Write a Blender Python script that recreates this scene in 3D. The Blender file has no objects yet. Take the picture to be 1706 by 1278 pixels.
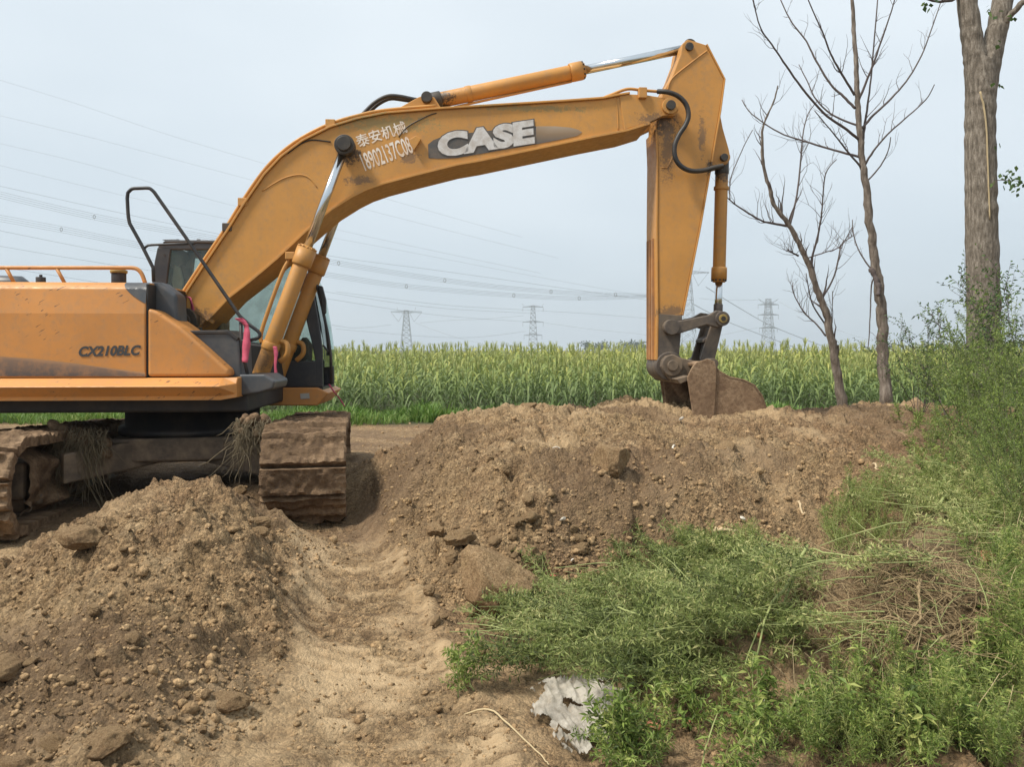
import bpy, bmesh, math, random
import numpy as np
from mathutils import Vector, Matrix

random.seed(7)
RNG = np.random.default_rng(7)
R = math.radians
scene = bpy.context.scene
COL = scene.collection

# ------------------------------------------------------------------ camera, sky, sun, exposure
F, CX, CY, CAMH = 1288.0, 853.0, 583.0, 1.5          # focal length and principal point in photo pixels
cam_d = bpy.data.cameras.new("camera"); cam = bpy.data.objects.new("camera", cam_d); COL.objects.link(cam)
cam.location = (0, 0, CAMH); cam.rotation_euler = (R(90), 0, 0)
cam_d.sensor_width = 36; cam_d.lens = 36 * F / 1706
cam_d.shift_y = -56 / 1706
cam_d.clip_start = 0.05; cam_d.clip_end = 6000
scene.camera = cam

SUN = Vector((-0.50, -0.26, 0.82)).normalized()       # towards the sun
world = bpy.data.worlds.new("World"); scene.world = world; world.use_nodes = True
nt = world.node_tree; nt.nodes.clear()
wo = nt.nodes.new("ShaderNodeOutputWorld"); bg = nt.nodes.new("ShaderNodeBackground")
sky = nt.nodes.new("ShaderNodeTexSky"); sky.sky_type = 'NISHITA'; sky.sun_disc = False
sky.sun_elevation = math.asin(SUN.z); sky.sun_rotation = math.atan2(SUN.x, SUN.y)
sky.air_density = 1.0; sky.dust_density = 3.0; sky.ozone_density = 1.5
mixs = nt.nodes.new("ShaderNodeMix"); mixs.data_type = 'RGBA'
mixs.inputs[0].default_value = 0.86
tc = nt.nodes.new("ShaderNodeTexCoord")
sepw = nt.nodes.new("ShaderNodeSeparateXYZ")
rampw = nt.nodes.new("ShaderNodeValToRGB")            # thin high overcast: paler overhead, bluer low down
rampw.color_ramp.elements[0].position = 0.0; rampw.color_ramp.elements[0].color = (0.545, 0.640, 0.715, 1)
rampw.color_ramp.elements[1].position = 0.48; rampw.color_ramp.elements[1].color = (0.80, 0.875, 0.925, 1)
noisew = nt.nodes.new("ShaderNodeTexNoise"); noisew.inputs["Scale"].default_value = 1.6; noisew.inputs["Detail"].default_value = 3
mapw = nt.nodes.new("ShaderNodeMapping"); mapw.inputs["Scale"].default_value = (1, 1, 2.5)
addw = nt.nodes.new("ShaderNodeMath"); addw.operation = 'MULTIPLY_ADD'; addw.inputs[1].default_value = 0.7; addw.inputs[2].default_value = -0.35
sumw = nt.nodes.new("ShaderNodeMath"); sumw.operation = 'ADD'
mulw = nt.nodes.new("ShaderNodeVectorMath"); mulw.operation = 'SCALE'; mulw.inputs["Scale"].default_value = 11.6
nt.links.new(tc.outputs["Generated"], sepw.inputs[0]); nt.links.new(tc.outputs["Generated"], mapw.inputs[0])
nt.links.new(mapw.outputs[0], noisew.inputs[0]); nt.links.new(noisew.outputs[0], addw.inputs[0])
nt.links.new(sepw.outputs[2], sumw.inputs[0]); nt.links.new(addw.outputs[0], sumw.inputs[1])
nt.links.new(sumw.outputs[0], rampw.inputs[0]); nt.links.new(rampw.outputs[0], mulw.inputs[0])
nt.links.new(sky.outputs[0], mixs.inputs["A"]); nt.links.new(mulw.outputs[0], mixs.inputs["B"])
nt.links.new(mixs.outputs["Result"], bg.inputs[0]); bg.inputs[1].default_value = 0.10
nt.links.new(bg.outputs[0], wo.inputs[0])

sun_d = bpy.data.lights.new("sun", 'SUN'); sun_d.energy = 5.0; sun_d.angle = R(10); sun_d.color = (1, 0.94, 0.84)
sun = bpy.data.objects.new("sun", sun_d); COL.objects.link(sun)
sun.rotation_euler = (-SUN).to_track_quat('-Z', 'Y').to_euler(); sun.location = (-10, -8, 20)

scene.view_settings.view_transform = 'Standard'; scene.view_settings.look = 'None'
scene.view_settings.exposure = 0.0; scene.view_settings.gamma = 1.0
scene.render.engine = 'CYCLES'
scene.cycles.max_bounces = 6; scene.cycles.diffuse_bounces = 3; scene.cycles.transparent_max_bounces = 12
scene.cycles.volume_bounces = 0; scene.cycles.use_denoising = True

# ------------------------------------------------------------------ helpers
def W(px, py, Y):                                     # photo pixel at a given distance -> world
    return Vector(((px - CX) / F * Y, Y, CAMH - (py - CY) / F * Y))

def tag(o, label=None, cat=None, group=None, kind=None):
    if label: o["label"] = label
    if cat: o["category"] = cat
    if group: o["group"] = group
    if kind: o["kind"] = kind
    return o

def empty(name, loc=(0, 0, 0), rz=0.0):
    o = bpy.data.objects.new(name, None); o.location = loc; o.rotation_euler = (0, 0, rz)
    o.empty_display_size = 0.2; COL.objects.link(o); return o

def fastmesh(name, V, Fq, mats, midx=None, tint=None, smooth=False, attrs=None):
    V = np.asarray(V, np.float32); Fq = np.asarray(Fq, np.int32); k = Fq.shape[1]
    me = bpy.data.meshes.new(name)
    me.vertices.add(len(V)); me.vertices.foreach_set("co", V.ravel())
    me.loops.add(Fq.size); me.loops.foreach_set("vertex_index", Fq.ravel())
    me.polygons.add(len(Fq)); me.polygons.foreach_set("loop_start", np.arange(0, Fq.size, k, dtype=np.int32))
    if midx is not None: me.polygons.foreach_set("material_index", np.asarray(midx, np.int32))
    me.polygons.foreach_set("use_smooth", np.full(len(Fq), bool(smooth)))
    for m in mats: me.materials.append(m)
    A = dict(attrs or {})
    if tint is not None: A["tint"] = tint
    for n, a in A.items():
        at = me.attributes.new(n, 'FLOAT', 'POINT'); at.data.foreach_set("value", np.asarray(a, np.float32))
    me.update(calc_edges=True); me.validate()
    return me

def link(name, me, parent=None, loc=None):
    o = bpy.data.objects.new(name, me); COL.objects.link(o)
    if parent: o.parent = parent
    if loc is not None: o.location = loc
    return o

class MB:
    """collects shapes for ONE mesh object"""
    def __init__(s): s.v = []; s.f = []; s.sm = []; s.mi = []; s.m = 0
    def add(s, vs, fs, smooth=False):
        b = len(s.v); s.v += [tuple(v) for v in vs]
        for f in fs: s.f.append([b + i for i in f]); s.sm.append(smooth); s.mi.append(s.m)
        return s
    def box(s, a, b):
        (x0, y0, z0), (x1, y1, z1) = a, b
        vs = [(x0,y0,z0),(x1,y0,z0),(x1,y1,z0),(x0,y1,z0),(x0,y0,z1),(x1,y0,z1),(x1,y1,z1),(x0,y1,z1)]
        return s.add(vs, [(0,3,2,1),(4,5,6,7),(0,1,5,4),(1,2,6,5),(2,3,7,6),(3,0,4,7)])
    def prism(s, poly, v0, v1):                       # poly: (u, w) outline, extruded along v
        n = len(poly); vs = [(u, v0, w) for u, w in poly] + [(u, v1, w) for u, w in poly]
        fs = [tuple(range(n)), tuple(range(2 * n - 1, n - 1, -1))]
        fs += [(i, n + i, n + (i + 1) % n, (i + 1) % n) for i in range(n)]
        return s.add(vs, fs)
    def strip(s, line, v0, v1, t):                    # plate following a (u, w) polyline, thickness t to its left
        n = len(line); P = [Vector((a, b)) for a, b in line]; off = []
        for i in range(n):
            d = (P[min(i + 1, n - 1)] - P[max(i - 1, 0)]).normalized(); off.append(P[i] + Vector((-d.y, d.x)) * t)
        return s.prism([tuple(p) for p in P] + [tuple(p) for p in reversed(off)], v0, v1)
    def tube(s, pts, r, n=10, caps=True, smooth=True):
        pts = [Vector(p) for p in pts]; m = len(pts)
        rs = r if isinstance(r, (list, tuple)) else [r] * m
        vs = []; fs = []; ref = None
        for i, p in enumerate(pts):
            d = (pts[min(i + 1, m - 1)] - pts[max(i - 1, 0)])
            if d.length < 1e-9: d = Vector((0, 0, 1))
            d.normalize()
            if ref is None: ref = d.orthogonal().normalized()
            ref = (ref - d * ref.dot(d))
            if ref.length < 1e-6: ref = d.orthogonal()
            ref.normalize(); b = d.cross(ref)
            for k in range(n):
                a = 2 * math.pi * k / n; vs.append(p + (ref * math.cos(a) + b * math.sin(a)) * rs[i])
        for i in range(m - 1):
            for k in range(n):
                fs.append((i*n+k, i*n+(k+1)%n, (i+1)*n+(k+1)%n, (i+1)*n+k))
        s.add(vs, fs, smooth)
        if caps and n > 2:
            b = len(s.v) - m * n
            s.f.append([b + k for k in range(n)][::-1]); s.sm.append(False); s.mi.append(s.m)
            s.f.append([b + (m-1)*n + k for k in range(n)]); s.sm.append(False); s.mi.append(s.m)
        return s
    def cyl(s, a, b, r, n=20, r2=None): return s.tube([a, b], [r, r if r2 is None else r2], n)
    def build(s, name, mats, parent=None, bevel=0, seg=2, loc=None):
        me = bpy.data.meshes.new(name); me.from_pydata(s.v, [], s.f)
        for m in (mats if isinstance(mats, (list, tuple)) else [mats]): me.materials.append(m)
        me.polygons.foreach_set("use_smooth", s.sm); me.polygons.foreach_set("material_index", s.mi)
        bm = bmesh.new(); bm.from_mesh(me); bmesh.ops.recalc_face_normals(bm, faces=bm.faces); bm.to_mesh(me); bm.free()
        o = link(name, me, parent, loc)
        if bevel:
            md = o.modifiers.new("bevel", 'BEVEL'); md.width = bevel; md.segments = seg; md.limit_method = 'ANGLE'; md.angle_limit = R(40)
        return o

def smooth_path(pts, k=6):                            # Catmull-Rom through points
    P = [Vector(p) for p in pts]; out = []
    for i in range(len(P) - 1):
        p0, p1, p2, p3 = P[max(i-1,0)], P[i], P[i+1], P[min(i+2,len(P)-1)]
        for j in range(k):
            t = j / k
            out.append(0.5*((2*p1)+(p2-p0)*t+(2*p0-5*p1+4*p2-p3)*t*t+(3*p1-p0-3*p2+p3)*t**3))
    out.append(P[-1]); return out

def hash2(ix, iy, seed):
    h = (ix.astype(np.int64) * 374761393 + iy.astype(np.int64) * 668265263 + seed * 1442695041) & 0x7fffffff
    h = ((h ^ (h >> 13)) * 1274126177) & 0x7fffffff
    return ((h ^ (h >> 16)) & 0xffff) / 65535.0
def perlin(x, y, seed=0):
    xi = np.floor(x); yi = np.floor(y); fx = x - xi; fy = y - yi
    u = fx*fx*fx*(fx*(fx*6-15)+10); v = fy*fy*fy*(fy*(fy*6-15)+10)
    def g(dx, dy):
        a = hash2(xi + dx, yi + dy, seed) * 6.2831853
        return np.cos(a) * (fx - dx) + np.sin(a) * (fy - dy)
    return ((g(0,0)*(1-u)+g(1,0)*u)*(1-v) + (g(0,1)*(1-u)+g(1,1)*u)*v) * 1.5
def worley(x, y, seed):                               # rounded lumps with sharp crevices, each of its own height
    xi = np.floor(x); yi = np.floor(y); d1 = np.full(x.shape, 9.0); h1 = np.zeros(x.shape)
    for dx in (-1, 0, 1):
        for dy in (-1, 0, 1):
            cx_ = xi+dx; cy_ = yi+dy; px_ = cx_+hash2(cx_, cy_, seed); py_ = cy_+hash2(cx_, cy_, seed+11)
            d = (px_-x)**2+(py_-y)**2; m = d < d1; d1 = np.where(m, d, d1); h1 = np.where(m, hash2(cx_, cy_, seed+23), h1)
    return np.sqrt(np.maximum(0, 1-d1*1.15))*(0.25+0.95*h1*h1)
def sstep(a, b, x):
    t = np.clip((x - a) / (b - a), 0, 1); return t * t * (3 - 2 * t)

# ------------------------------------------------------------------ materials
class NT:
    def __init__(s, name):
        s.m = bpy.data.materials.new(name); s.m.use_nodes = True; s.t = s.m.node_tree; s.t.nodes.clear()
        s.out = s.t.nodes.new("ShaderNodeOutputMaterial"); s.p = s.t.nodes.new("ShaderNodeBsdfPrincipled")
        s.t.links.new(s.p.outputs[0], s.out.inputs[0])
    def n(s, typ, **kw):
        nd = s.t.nodes.new("ShaderNode" + typ)
        for k, v in kw.items():
            if k in nd.inputs: nd.inputs[k].default_value = v
            else: setattr(nd, k, v)
        return nd
    def l(s, a, b): s.t.links.new(a, b)
    def pos(s): return s.n("TexCoord").outputs["Object"]
    def noise(s, vec, scale, detail=5, rough=0.6, dist=0.0):
        nd = s.n("TexNoise"); nd.inputs["Scale"].default_value = scale; nd.inputs["Detail"].default_value = detail
        nd.inputs["Roughness"].default_value = rough; nd.inputs["Distortion"].default_value = dist
        s.l(vec, nd.inputs["Vector"]); return nd.outputs[0]
    def ramp(s, fac, stops):
        nd = s.n("ValToRGB"); e = nd.color_ramp.elements
        while len(e) < len(stops): e.new(0.5)
        for i, (p, c) in enumerate(stops):
            e[i].position = p; e[i].color = (c, c, c, 1) if isinstance(c, (int, float)) else (*c, 1)
        s.l(fac, nd.inputs[0]); return nd.outputs[0]
    def mix(s, fac, a, b, blend='MIX'):
        nd = s.n("Mix", data_type='RGBA', blend_type=blend)
        for sock, x in ((nd.inputs[0], fac), (nd.inputs["A"], a), (nd.inputs["B"], b)):
            if hasattr(x, "is_output"): s.l(x, sock)
            elif isinstance(x, (int, float)): sock.default_value = x
            else: sock.default_value = (*x, 1)
        return nd.outputs["Result"]
    def math(s, op, a, b=0.0):
        nd = s.n("Math", operation=op)
        for i, x in enumerate((a, b)):
            if hasattr(x, "is_output"): s.l(x, nd.inputs[i])
            else: nd.inputs[i].default_value = x
        return nd.outputs[0]
    def attr(s, name): return s.n("Attribute", attribute_name=name).outputs["Fac"]
    def bump(s, h, strength=0.3, dist=0.02):
        nd = s.n("Bump"); nd.inputs["Strength"].default_value = strength; nd.inputs["Distance"].default_value = dist
        s.l(h, nd.inputs["Height"]); s.l(nd.outputs[0], s.p.inputs["Normal"])
    def done(s, color=None, rough=0.6, metal=0.0, spec=0.5):
        if color is not None:
            if hasattr(color, "is_output"): s.l(color, s.p.inputs["Base Color"])
            else: s.p.inputs["Base Color"].default_value = (*color, 1)
        if hasattr(rough, "is_output"): s.l(rough, s.p.inputs["Roughness"])
        else: s.p.inputs["Roughness"].default_value = rough
        s.p.inputs["Metallic"].default_value = metal; s.p.inputs["Specular IOR Level"].default_value = spec
        return s.m

def mat_paint(name, base, dirt=(0.27, 0.19, 0.115), amount=0.5, rough=0.42, scratch=False, stains=()):
    m = NT(name); P = m.pos()
    big = m.noise(P, 1.3, 4); fine = m.noise(P, 16, 6, 0.7); spk = m.noise(P, 55, 3, 0.6)
    mp = m.n("Mapping"); mp.inputs["Scale"].default_value = (9, 9, 0.9); m.l(P, mp.inputs[0])
    streak = m.noise(mp.outputs[0], 1.0, 5, 0.65)
    c = m.mix(m.ramp(big, [(0.3, 0.0), (0.7, 1.0)]), tuple(x * 0.86 for x in base), tuple(min(1, x * 1.08) for x in base))
    d = m.math('MULTIPLY', m.ramp(fine, [(0.42, 0.0), (0.72, 1.0)]), m.ramp(streak, [(0.35, 0.1), (0.75, 1.0)]))
    c = m.mix(m.math('MULTIPLY', d, amount), c, dirt)
    c = m.mix(m.ramp(spk, [(0.70, 0.0), (0.76, 0.8)]), c, (0.09, 0.055, 0.035))
    for (cu, cv, cw), (ru, rw), col in stains:
        mp3 = m.n("Mapping"); mp3.vector_type = 'TEXTURE'; mp3.inputs["Location"].default_value = (cu, cv, cw); mp3.inputs["Scale"].default_value = (ru, 0.6, rw); m.l(P, mp3.inputs[0])
        ln = m.n("VectorMath", operation='LENGTH'); m.l(mp3.outputs[0], ln.inputs[0])
        dd = m.math('ADD', ln.outputs["Value"], m.math('ADD', m.math('MULTIPLY', m.math('SUBTRACT', fine, 0.5), 2.4), m.math('MULTIPLY', m.math('SUBTRACT', m.noise(P, 48, 5, .75), 0.5), 2.2))); k = m.ramp(dd, [(0.35, 0.92), (0.80, 0.0)])
        c = m.mix(k, c, col)
    if scratch:
        mp1 = m.n("Mapping"); mp1.inputs["Rotation"].default_value = (0, R(30), 0); m.l(P, mp1.inputs[0])
        mp2 = m.n("Mapping"); mp2.inputs["Scale"].default_value = (9, 9, 60); m.l(mp1.outputs[0], mp2.inputs[0])
        sc = m.ramp(m.noise(mp2.outputs[0], 1.0, 2, 0.5), [(0.665, 0.0), (0.68, 1.0)]); reg = m.ramp(m.noise(P, 1.7, 2), [(0.48, 0.0), (0.56, 1.0)])
        c = m.mix(m.math('MULTIPLY', m.math('MULTIPLY', sc, reg), 0.85), c, (0.07, 0.045, 0.03))
    m.bump(fine, 0.08, 0.004)
    return m.done(c, m.ramp(fine, [(0.3, rough), (0.7, min(1, rough + 0.3))]))

def mat_plain(name, col, rough=0.6, metal=0.0, var=0.25, scale=12, dirt=None, dirt_amt=0.5):
    m = NT(name); P = m.pos(); f = m.noise(P, scale, 6, 0.65)
    c = m.mix(f, tuple(x * (1 - var) for x in col), tuple(min(1, x * (1 + var)) for x in col))
    if dirt: c = m.mix(m.math('MULTIPLY', m.ramp(m.noise(P, scale * 0.35, 5, 0.7), [(0.42, 0), (0.62, 1)]), dirt_amt), c, dirt)
    m.bump(f, 0.12, 0.004)
    return m.done(c, rough, metal)

def mat_leaf(name, stops, trans=0.35, rough=0.55):
    m = NT(name); t = m.attr("tint"); c = m.ramp(t, stops)
    m.l(c, m.p.inputs["Base Color"]); m.p.inputs["Roughness"].default_value = rough; m.p.inputs["Specular IOR Level"].default_value = 0.35
    tr = m.n("BsdfTranslucent"); m.l(c, tr.inputs[0]); mx = m.n("MixShader"); mx.inputs[0].default_value = trans
    m.l(m.p.outputs[0], mx.inputs[1]); m.l(tr.outputs[0], mx.inputs[2]); m.l(mx.outputs[0], m.out.inputs[0])
    return m.m

def sp_amp(sc_): return 1.0 if sc_ < 60 else 0.55
def soil_color(m, P):
    n1 = m.noise(P, 1.1, 5, 0.6, 0.3); n2 = m.noise(P, 9, 7, 0.7); n3 = m.noise(P, 75, 6, 0.75); n4 = m.noise(P, 0.45, 4, 0.6)
    c = m.ramp(n2, [(0.28, (0.180, 0.112, 0.058)), (0.48, (0.385, 0.252, 0.132)), (0.70, (0.60, 0.43, 0.245))])
    c = m.mix(m.ramp(n1, [(0.42, 0.0), (0.68, 0.55)]), c, (0.46, 0.315, 0.160))
    c = m.mix(m.ramp(n4, [(0.5, 0.0), (0.7, 0.35)]), c, (0.31, 0.165, 0.09))
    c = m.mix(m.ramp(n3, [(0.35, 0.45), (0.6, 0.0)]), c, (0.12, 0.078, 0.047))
    for sc_, amt in ((38, 0.55), (95, 0.65)):
        wn = m.n("TexNoise"); wn.inputs["Scale"].default_value = sc_*0.6; m.l(P, wn.inputs["Vector"])
        wv = m.n("VectorMath", operation='MULTIPLY_ADD'); m.l(wn.outputs["Color"], wv.inputs[0]); wv.inputs[1].default_value = (0.9/sc_,)*3; m.l(P, wv.inputs[2])
        vo = m.n("TexVoronoi"); vo.inputs["Scale"].default_value = sc_; m.l(wv.outputs[0], vo.inputs["Vector"])
        sp = m.n("SeparateColor"); m.l(vo.outputs["Color"], sp.inputs[0])
        tone = m.ramp(sp.outputs[0], [(0.0, 1-amt*0.62), (0.5, 1.0), (1.0, 1+amt*0.45)]); c = m.mix(1.0, c, tone, 'MULTIPLY')
        n2 = m.math('ADD', n2, m.math('MULTIPLY', m.math('SUBTRACT', 1.0, vo.outputs["Distance"]), 0.5*sp_amp(sc_)))
    return c, n2, n3

def mat_soil():
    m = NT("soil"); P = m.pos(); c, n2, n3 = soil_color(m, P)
    tan = m.mix(m.noise(P, 16, 8, 0.8), (0.38, 0.262, 0.142), (0.60, 0.445, 0.270))
    c = m.mix(m.attr("dry"), c, tan)
    wet_and_shade = m.mix(m.noise(P, 14, 5), (0.125, 0.078, 0.046), (0.25, 0.165, 0.098))
    c = m.mix(m.attr("damp_and_shade"), c, wet_and_shade)  # damp earth, plus shade painted into the path grooves and under the machine
    veg = m.mix(m.noise(P, 5, 5), (0.05, 0.065, 0.025), (0.11, 0.105, 0.055))
    c = m.mix(m.attr("veg"), c, veg)
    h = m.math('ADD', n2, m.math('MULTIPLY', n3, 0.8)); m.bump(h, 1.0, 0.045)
    bn = [q for q in m.t.nodes if q.bl_idname == 'ShaderNodeBump'][-1]; m.l(m.math('SUBTRACT', 1.0, m.math('MULTIPLY', m.attr('dry'), 0.30)), bn.inputs['Strength'])
    return m.done(c, 0.93, spec=0.25)
def mat_clod(name="clod_soil", lift=1.0):
    m = NT(name); P = m.pos(); c, n2, n3 = soil_color(m, P)
    oi = m.n("ObjectInfo"); c = m.mix(m.math('MULTIPLY', oi.outputs["Random"], 0.2), c, (0.44 * lift, 0.30 * lift, 0.165 * lift))
    h = m.math('ADD', n2, n3); m.bump(h, 0.8, 0.02)
    return m.done(c, 0.95, spec=0.2)
def mat_mud(name="caked_mud"):
    m = NT(name); P = m.pos(); a = m.noise(P, 5, 7, 0.7); b = m.noise(P, 30, 6, 0.7)
    c = m.ramp(a, [(0.28, (0.070, 0.044, 0.026)), (0.5, (0.175, 0.112, 0.064)), (0.75, (0.35, 0.24, 0.145))])
    c = m.mix(m.ramp(b, [(0.35, 0.6), (0.55, 0.0)]), c, (0.07, 0.043, 0.028))
    m.bump(m.math('ADD', a, m.math('MULTIPLY', b, 0.6)), 0.9, 0.03)
    return m.done(c, 0.92, spec=0.25)
def mat_bark(name, a, b, sc=1.0):
    m = NT(name); P = m.pos(); mp = m.n("Mapping"); mp.inputs["Scale"].default_value = (14*sc, 14*sc, 3.0*sc); m.l(P, mp.inputs[0])
    n1 = m.noise(mp.outputs[0], 1.5, 7, 0.7); n2 = m.noise(P, 40, 5, 0.7)
    c = m.ramp(n1, [(0.32, tuple(x*0.45 for x in a)), (0.5, a), (0.72, b)])
    m.bump(m.math('ADD', n1, m.math('MULTIPLY', n2, 0.4)), 0.9, 0.02)
    return m.done(c, 0.9, spec=0.2)

M = {}
M['soil'] = mat_soil(); M['clod'] = mat_clod(); M['mud'] = mat_mud()
M['orange'] = mat_paint("orange_paint", (0.56, 0.255, 0.058), amount=0.6)
M['orange_house'] = mat_paint("orange_house_paint", (0.54, 0.232, 0.058), amount=0.7, rough=0.36, scratch=True)
M['black'] = mat_plain("black_steel", (0.018, 0.019, 0.022), 0.5, dirt=(0.11, 0.08, 0.055), dirt_amt=0.35)
M['under'] = mat_plain("greasy_black_frame", (0.012, 0.012, 0.013), 0.6, dirt=(0.05, 0.036, 0.026), dirt_amt=0.5)
M['grey'] = mat_plain("dark_grey_panel", (0.050, 0.058, 0.068), 0.45, dirt=(0.16, 0.13, 0.10), dirt_amt=0.3)
M['cab'] = mat_plain("cab_black_paint", (0.024, 0.026, 0.031), 0.4, dirt=(0.10, 0.085, 0.065), dirt_amt=0.25)
M['chrome'] = mat_plain("chrome_rod", (0.62, 0.65, 0.67), 0.16, 1.0, 0.06)
M['hose'] = mat_plain("black_hose", (0.017, 0.017, 0.018), 0.55, dirt=(0.10, 0.075, 0.05), dirt_amt=0.3)
M['grease'] = mat_plain("greasy_pin", (0.028, 0.024, 0.02), 0.5, dirt=(0.12, 0.085, 0.05), dirt_amt=0.4)
M['steel'] = mat_plain("muddy_steel", (0.095, 0.072, 0.052), 0.7, 0.0, 0.35, 10, dirt=(0.23, 0.165, 0.105), dirt_amt=0.8)
M['linksteel'] = mat_plain("link_steel", (0.075, 0.06, 0.05), 0.6, 0.0, 0.3, 10, dirt=(0.20, 0.15, 0.10), dirt_amt=0.55)
def mat_bucket():
    m = NT("worn_bucket_steel"); P = m.pos(); a = m.noise(P, 3.5, 6, .7); b = m.noise(P, 26, 7, .75); d = m.noise(P, 110, 4, .7)
    c = m.ramp(a, [(.3, (.14,.085,.05)), (.5, (.245,.16,.095)), (.7, (.36,.255,.16))]); c = m.mix(m.ramp(b, [(.4, .7), (.55, 0.0)]), c, (.12,.07,.04)); c = m.mix(m.ramp(d, [(.6, 0.0), (.7, .6)]), c, (.42,.31,.2))
    m.bump(m.math('ADD', b, m.math('MULTIPLY', d, .5)), .6, .012); return m.done(c, .8, spec=.3)
M['bucket'] = mat_bucket()
M['rust'] = mat_plain('rusty_orange', (0.40, 0.20, 0.075), 0.8, 0, 0.3, 14, dirt=(0.26, 0.15, 0.085), dirt_amt=0.8)
M['ribbon'] = mat_plain("pink_cloth", (0.50, 0.085, 0.145), 0.8, 0, 0.3, 30)
M['white_paint'] = mat_plain("white_stencil_paint", (0.78, 0.72, 0.64), 0.7, 0, 0.12, 25, dirt=(0.50, 0.26, 0.09), dirt_amt=0.55)
M['silver'] = mat_plain("silver_decal", (0.60, 0.585, 0.57), 0.5, 0, 0.12, 30, dirt=(0.33, 0.27, 0.21), dirt_amt=0.5)
M['decal'] = mat_plain("charcoal_decal", (0.075, 0.072, 0.07), 0.5, 0, 0.2, 20, dirt=(0.22, 0.15, 0.09), dirt_amt=0.4)
M['letter'] = mat_plain("dark_letter", (0.045, 0.045, 0.046), 0.5, 0, 0.2, 20)
M['seat'] = mat_plain("seat_fabric", (0.05, 0.055, 0.055), 0.9)
M['pale'] = mat_plain("pale_cloth", (0.42, 0.43, 0.36), 0.9)
M['yellow_cap'] = mat_plain("yellow_cap", (0.35, 0.24, 0.05), 0.6, dirt=(0.1, 0.08, 0.05))
M['reflector'] = mat_plain("worn_reflector", (0.36, 0.34, 0.31), 0.4)
M['straw'] = mat_plain("dry_straw", (0.42, 0.33, 0.19), 0.85, 0, 0.35, 8)
M['root'] = mat_plain("pale_root", (0.29, 0.21, 0.11), 0.85, 0, 0.55, 6)
M['wood'] = mat_plain("bare_wood", (0.46, 0.35, 0.21), 0.8, 0, 0.3, 14)
M['stem'] = mat_plain("weed_stem", (0.25, 0.28, 0.10), 0.7, 0, 0.3, 8)
M['brick'] = mat_plain("broken_brick", (0.34, 0.115, 0.06), 0.9, 0, 0.3, 20, dirt=(0.25, 0.18, 0.12), dirt_amt=0.5)
M['chip'] = mat_plain("pale_chip", (0.60, 0.54, 0.45), 0.8, 0, 0.15, 30)
M['pinkchip'] = mat_plain("pink_plastic", (0.85, 0.06, 0.14), 0.5, 0, 0.1)
M['pylon'] = mat_plain("galvanised_lattice", (0.23, 0.25, 0.26), 0.6, 0.0, 0.1, 0.2)
M['wire'] = mat_plain("aluminium_wire", (0.30, 0.32, 0.335), 0.6, 0.0, 0.1, 0.2)
M['bark_dead'] = mat_bark("dead_bark", (0.165, 0.135, 0.11), (0.33, 0.285, 0.24))
M['bark_pop'] = mat_bark("poplar_bark", (0.175, 0.148, 0.118), (0.35, 0.31, 0.26), 1.6)
M['twig'] = mat_plain("twig", (0.09, 0.07, 0.064), 0.85, 0, 0.3, 6)
def glass():
    m = NT("cab_glass"); g = m.n("BsdfGlossy"); g.inputs["Roughness"].default_value = 0.05; g.inputs[0].default_value = (0.8, 0.9, 0.88, 1)
    t = m.n("BsdfTransparent"); t.inputs[0].default_value = (0.84, 0.885, 0.86, 1)
    d = m.n("BsdfDiffuse"); d.inputs[0].default_value = (0.30, 0.33, 0.30, 1)
    fr = m.n("Fresnel"); fr.inputs[0].default_value = 1.5
    a = m.n("MixShader"); b = m.n("MixShader"); m.l(fr.outputs[0], a.inputs[0]); m.l(t.outputs[0], a.inputs[1]); m.l(g.outputs[0], a.inputs[2])
    dust = m.ramp(m.noise(m.pos(), 6, 5, 0.7), [(0.4, 0.03), (0.75, 0.18)])
    m.l(dust, b.inputs[0]); m.l(a.outputs[0], b.inputs[1]); m.l(d.outputs[0], b.inputs[2]); m.l(b.outputs[0], m.out.inputs[0])
    return m.m
M['glass'] = glass()
def film():
    m = NT("plastic_film"); n = m.noise(m.pos(), 9, 6, 0.7)
    c = m.mix(n, (0.22, 0.20, 0.165), (0.54, 0.495, 0.42)); m.l(c, m.p.inputs["Base Color"]); m.p.inputs["Roughness"].default_value = 0.35
    m.bump(m.noise(m.pos(), 45, 4), 0.4, 0.01)
    t = m.n("BsdfTransparent"); t.inputs[0].default_value = (0.85, 0.85, 0.82, 1); x = m.n("MixShader")
    m.l(m.ramp(n, [(0.4, 0.45), (0.6, 0.05)]), x.inputs[0]); m.l(m.p.outputs[0], x.inputs[1]); m.l(t.outputs[0], x.inputs[2]); m.l(x.outputs[0], m.out.inputs[0])
    return m.m
M['film'] = film()
M['weed'] = mat_leaf("weed_leaf", [(0.0, (0.055, 0.088, 0.020)), (0.45, (0.150, 0.220, 0.045)), (0.8, (0.26, 0.335, 0.080)), (1.0, (0.42, 0.44, 0.14))])
M['laid'] = mat_leaf("wilting_leaf", [(0.0, (0.060, 0.080, 0.024)), (0.5, (0.185, 0.235, 0.064)), (0.85, (0.34, 0.375, 0.13)), (1.0, (0.50, 0.48, 0.21))])
M['corn'] = mat_leaf("corn_leaf", [(0.0, (0.065, 0.10, 0.036)), (0.5, (0.175, 0.240, 0.082)), (0.8, (0.28, 0.33, 0.09)), (1.0, (0.45, 0.44, 0.12))])
M['tassel'] = mat_leaf("corn_tassel", [(0.0, (0.22, 0.27, 0.08)), (1.0, (0.44, 0.45, 0.17))])
M['grass'] = mat_leaf("verge_grass", [(0.0, (0.05, 0.10, 0.02)), (0.6, (0.13, 0.24, 0.04)), (1.0, (0.26, 0.33, 0.10))])
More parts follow.
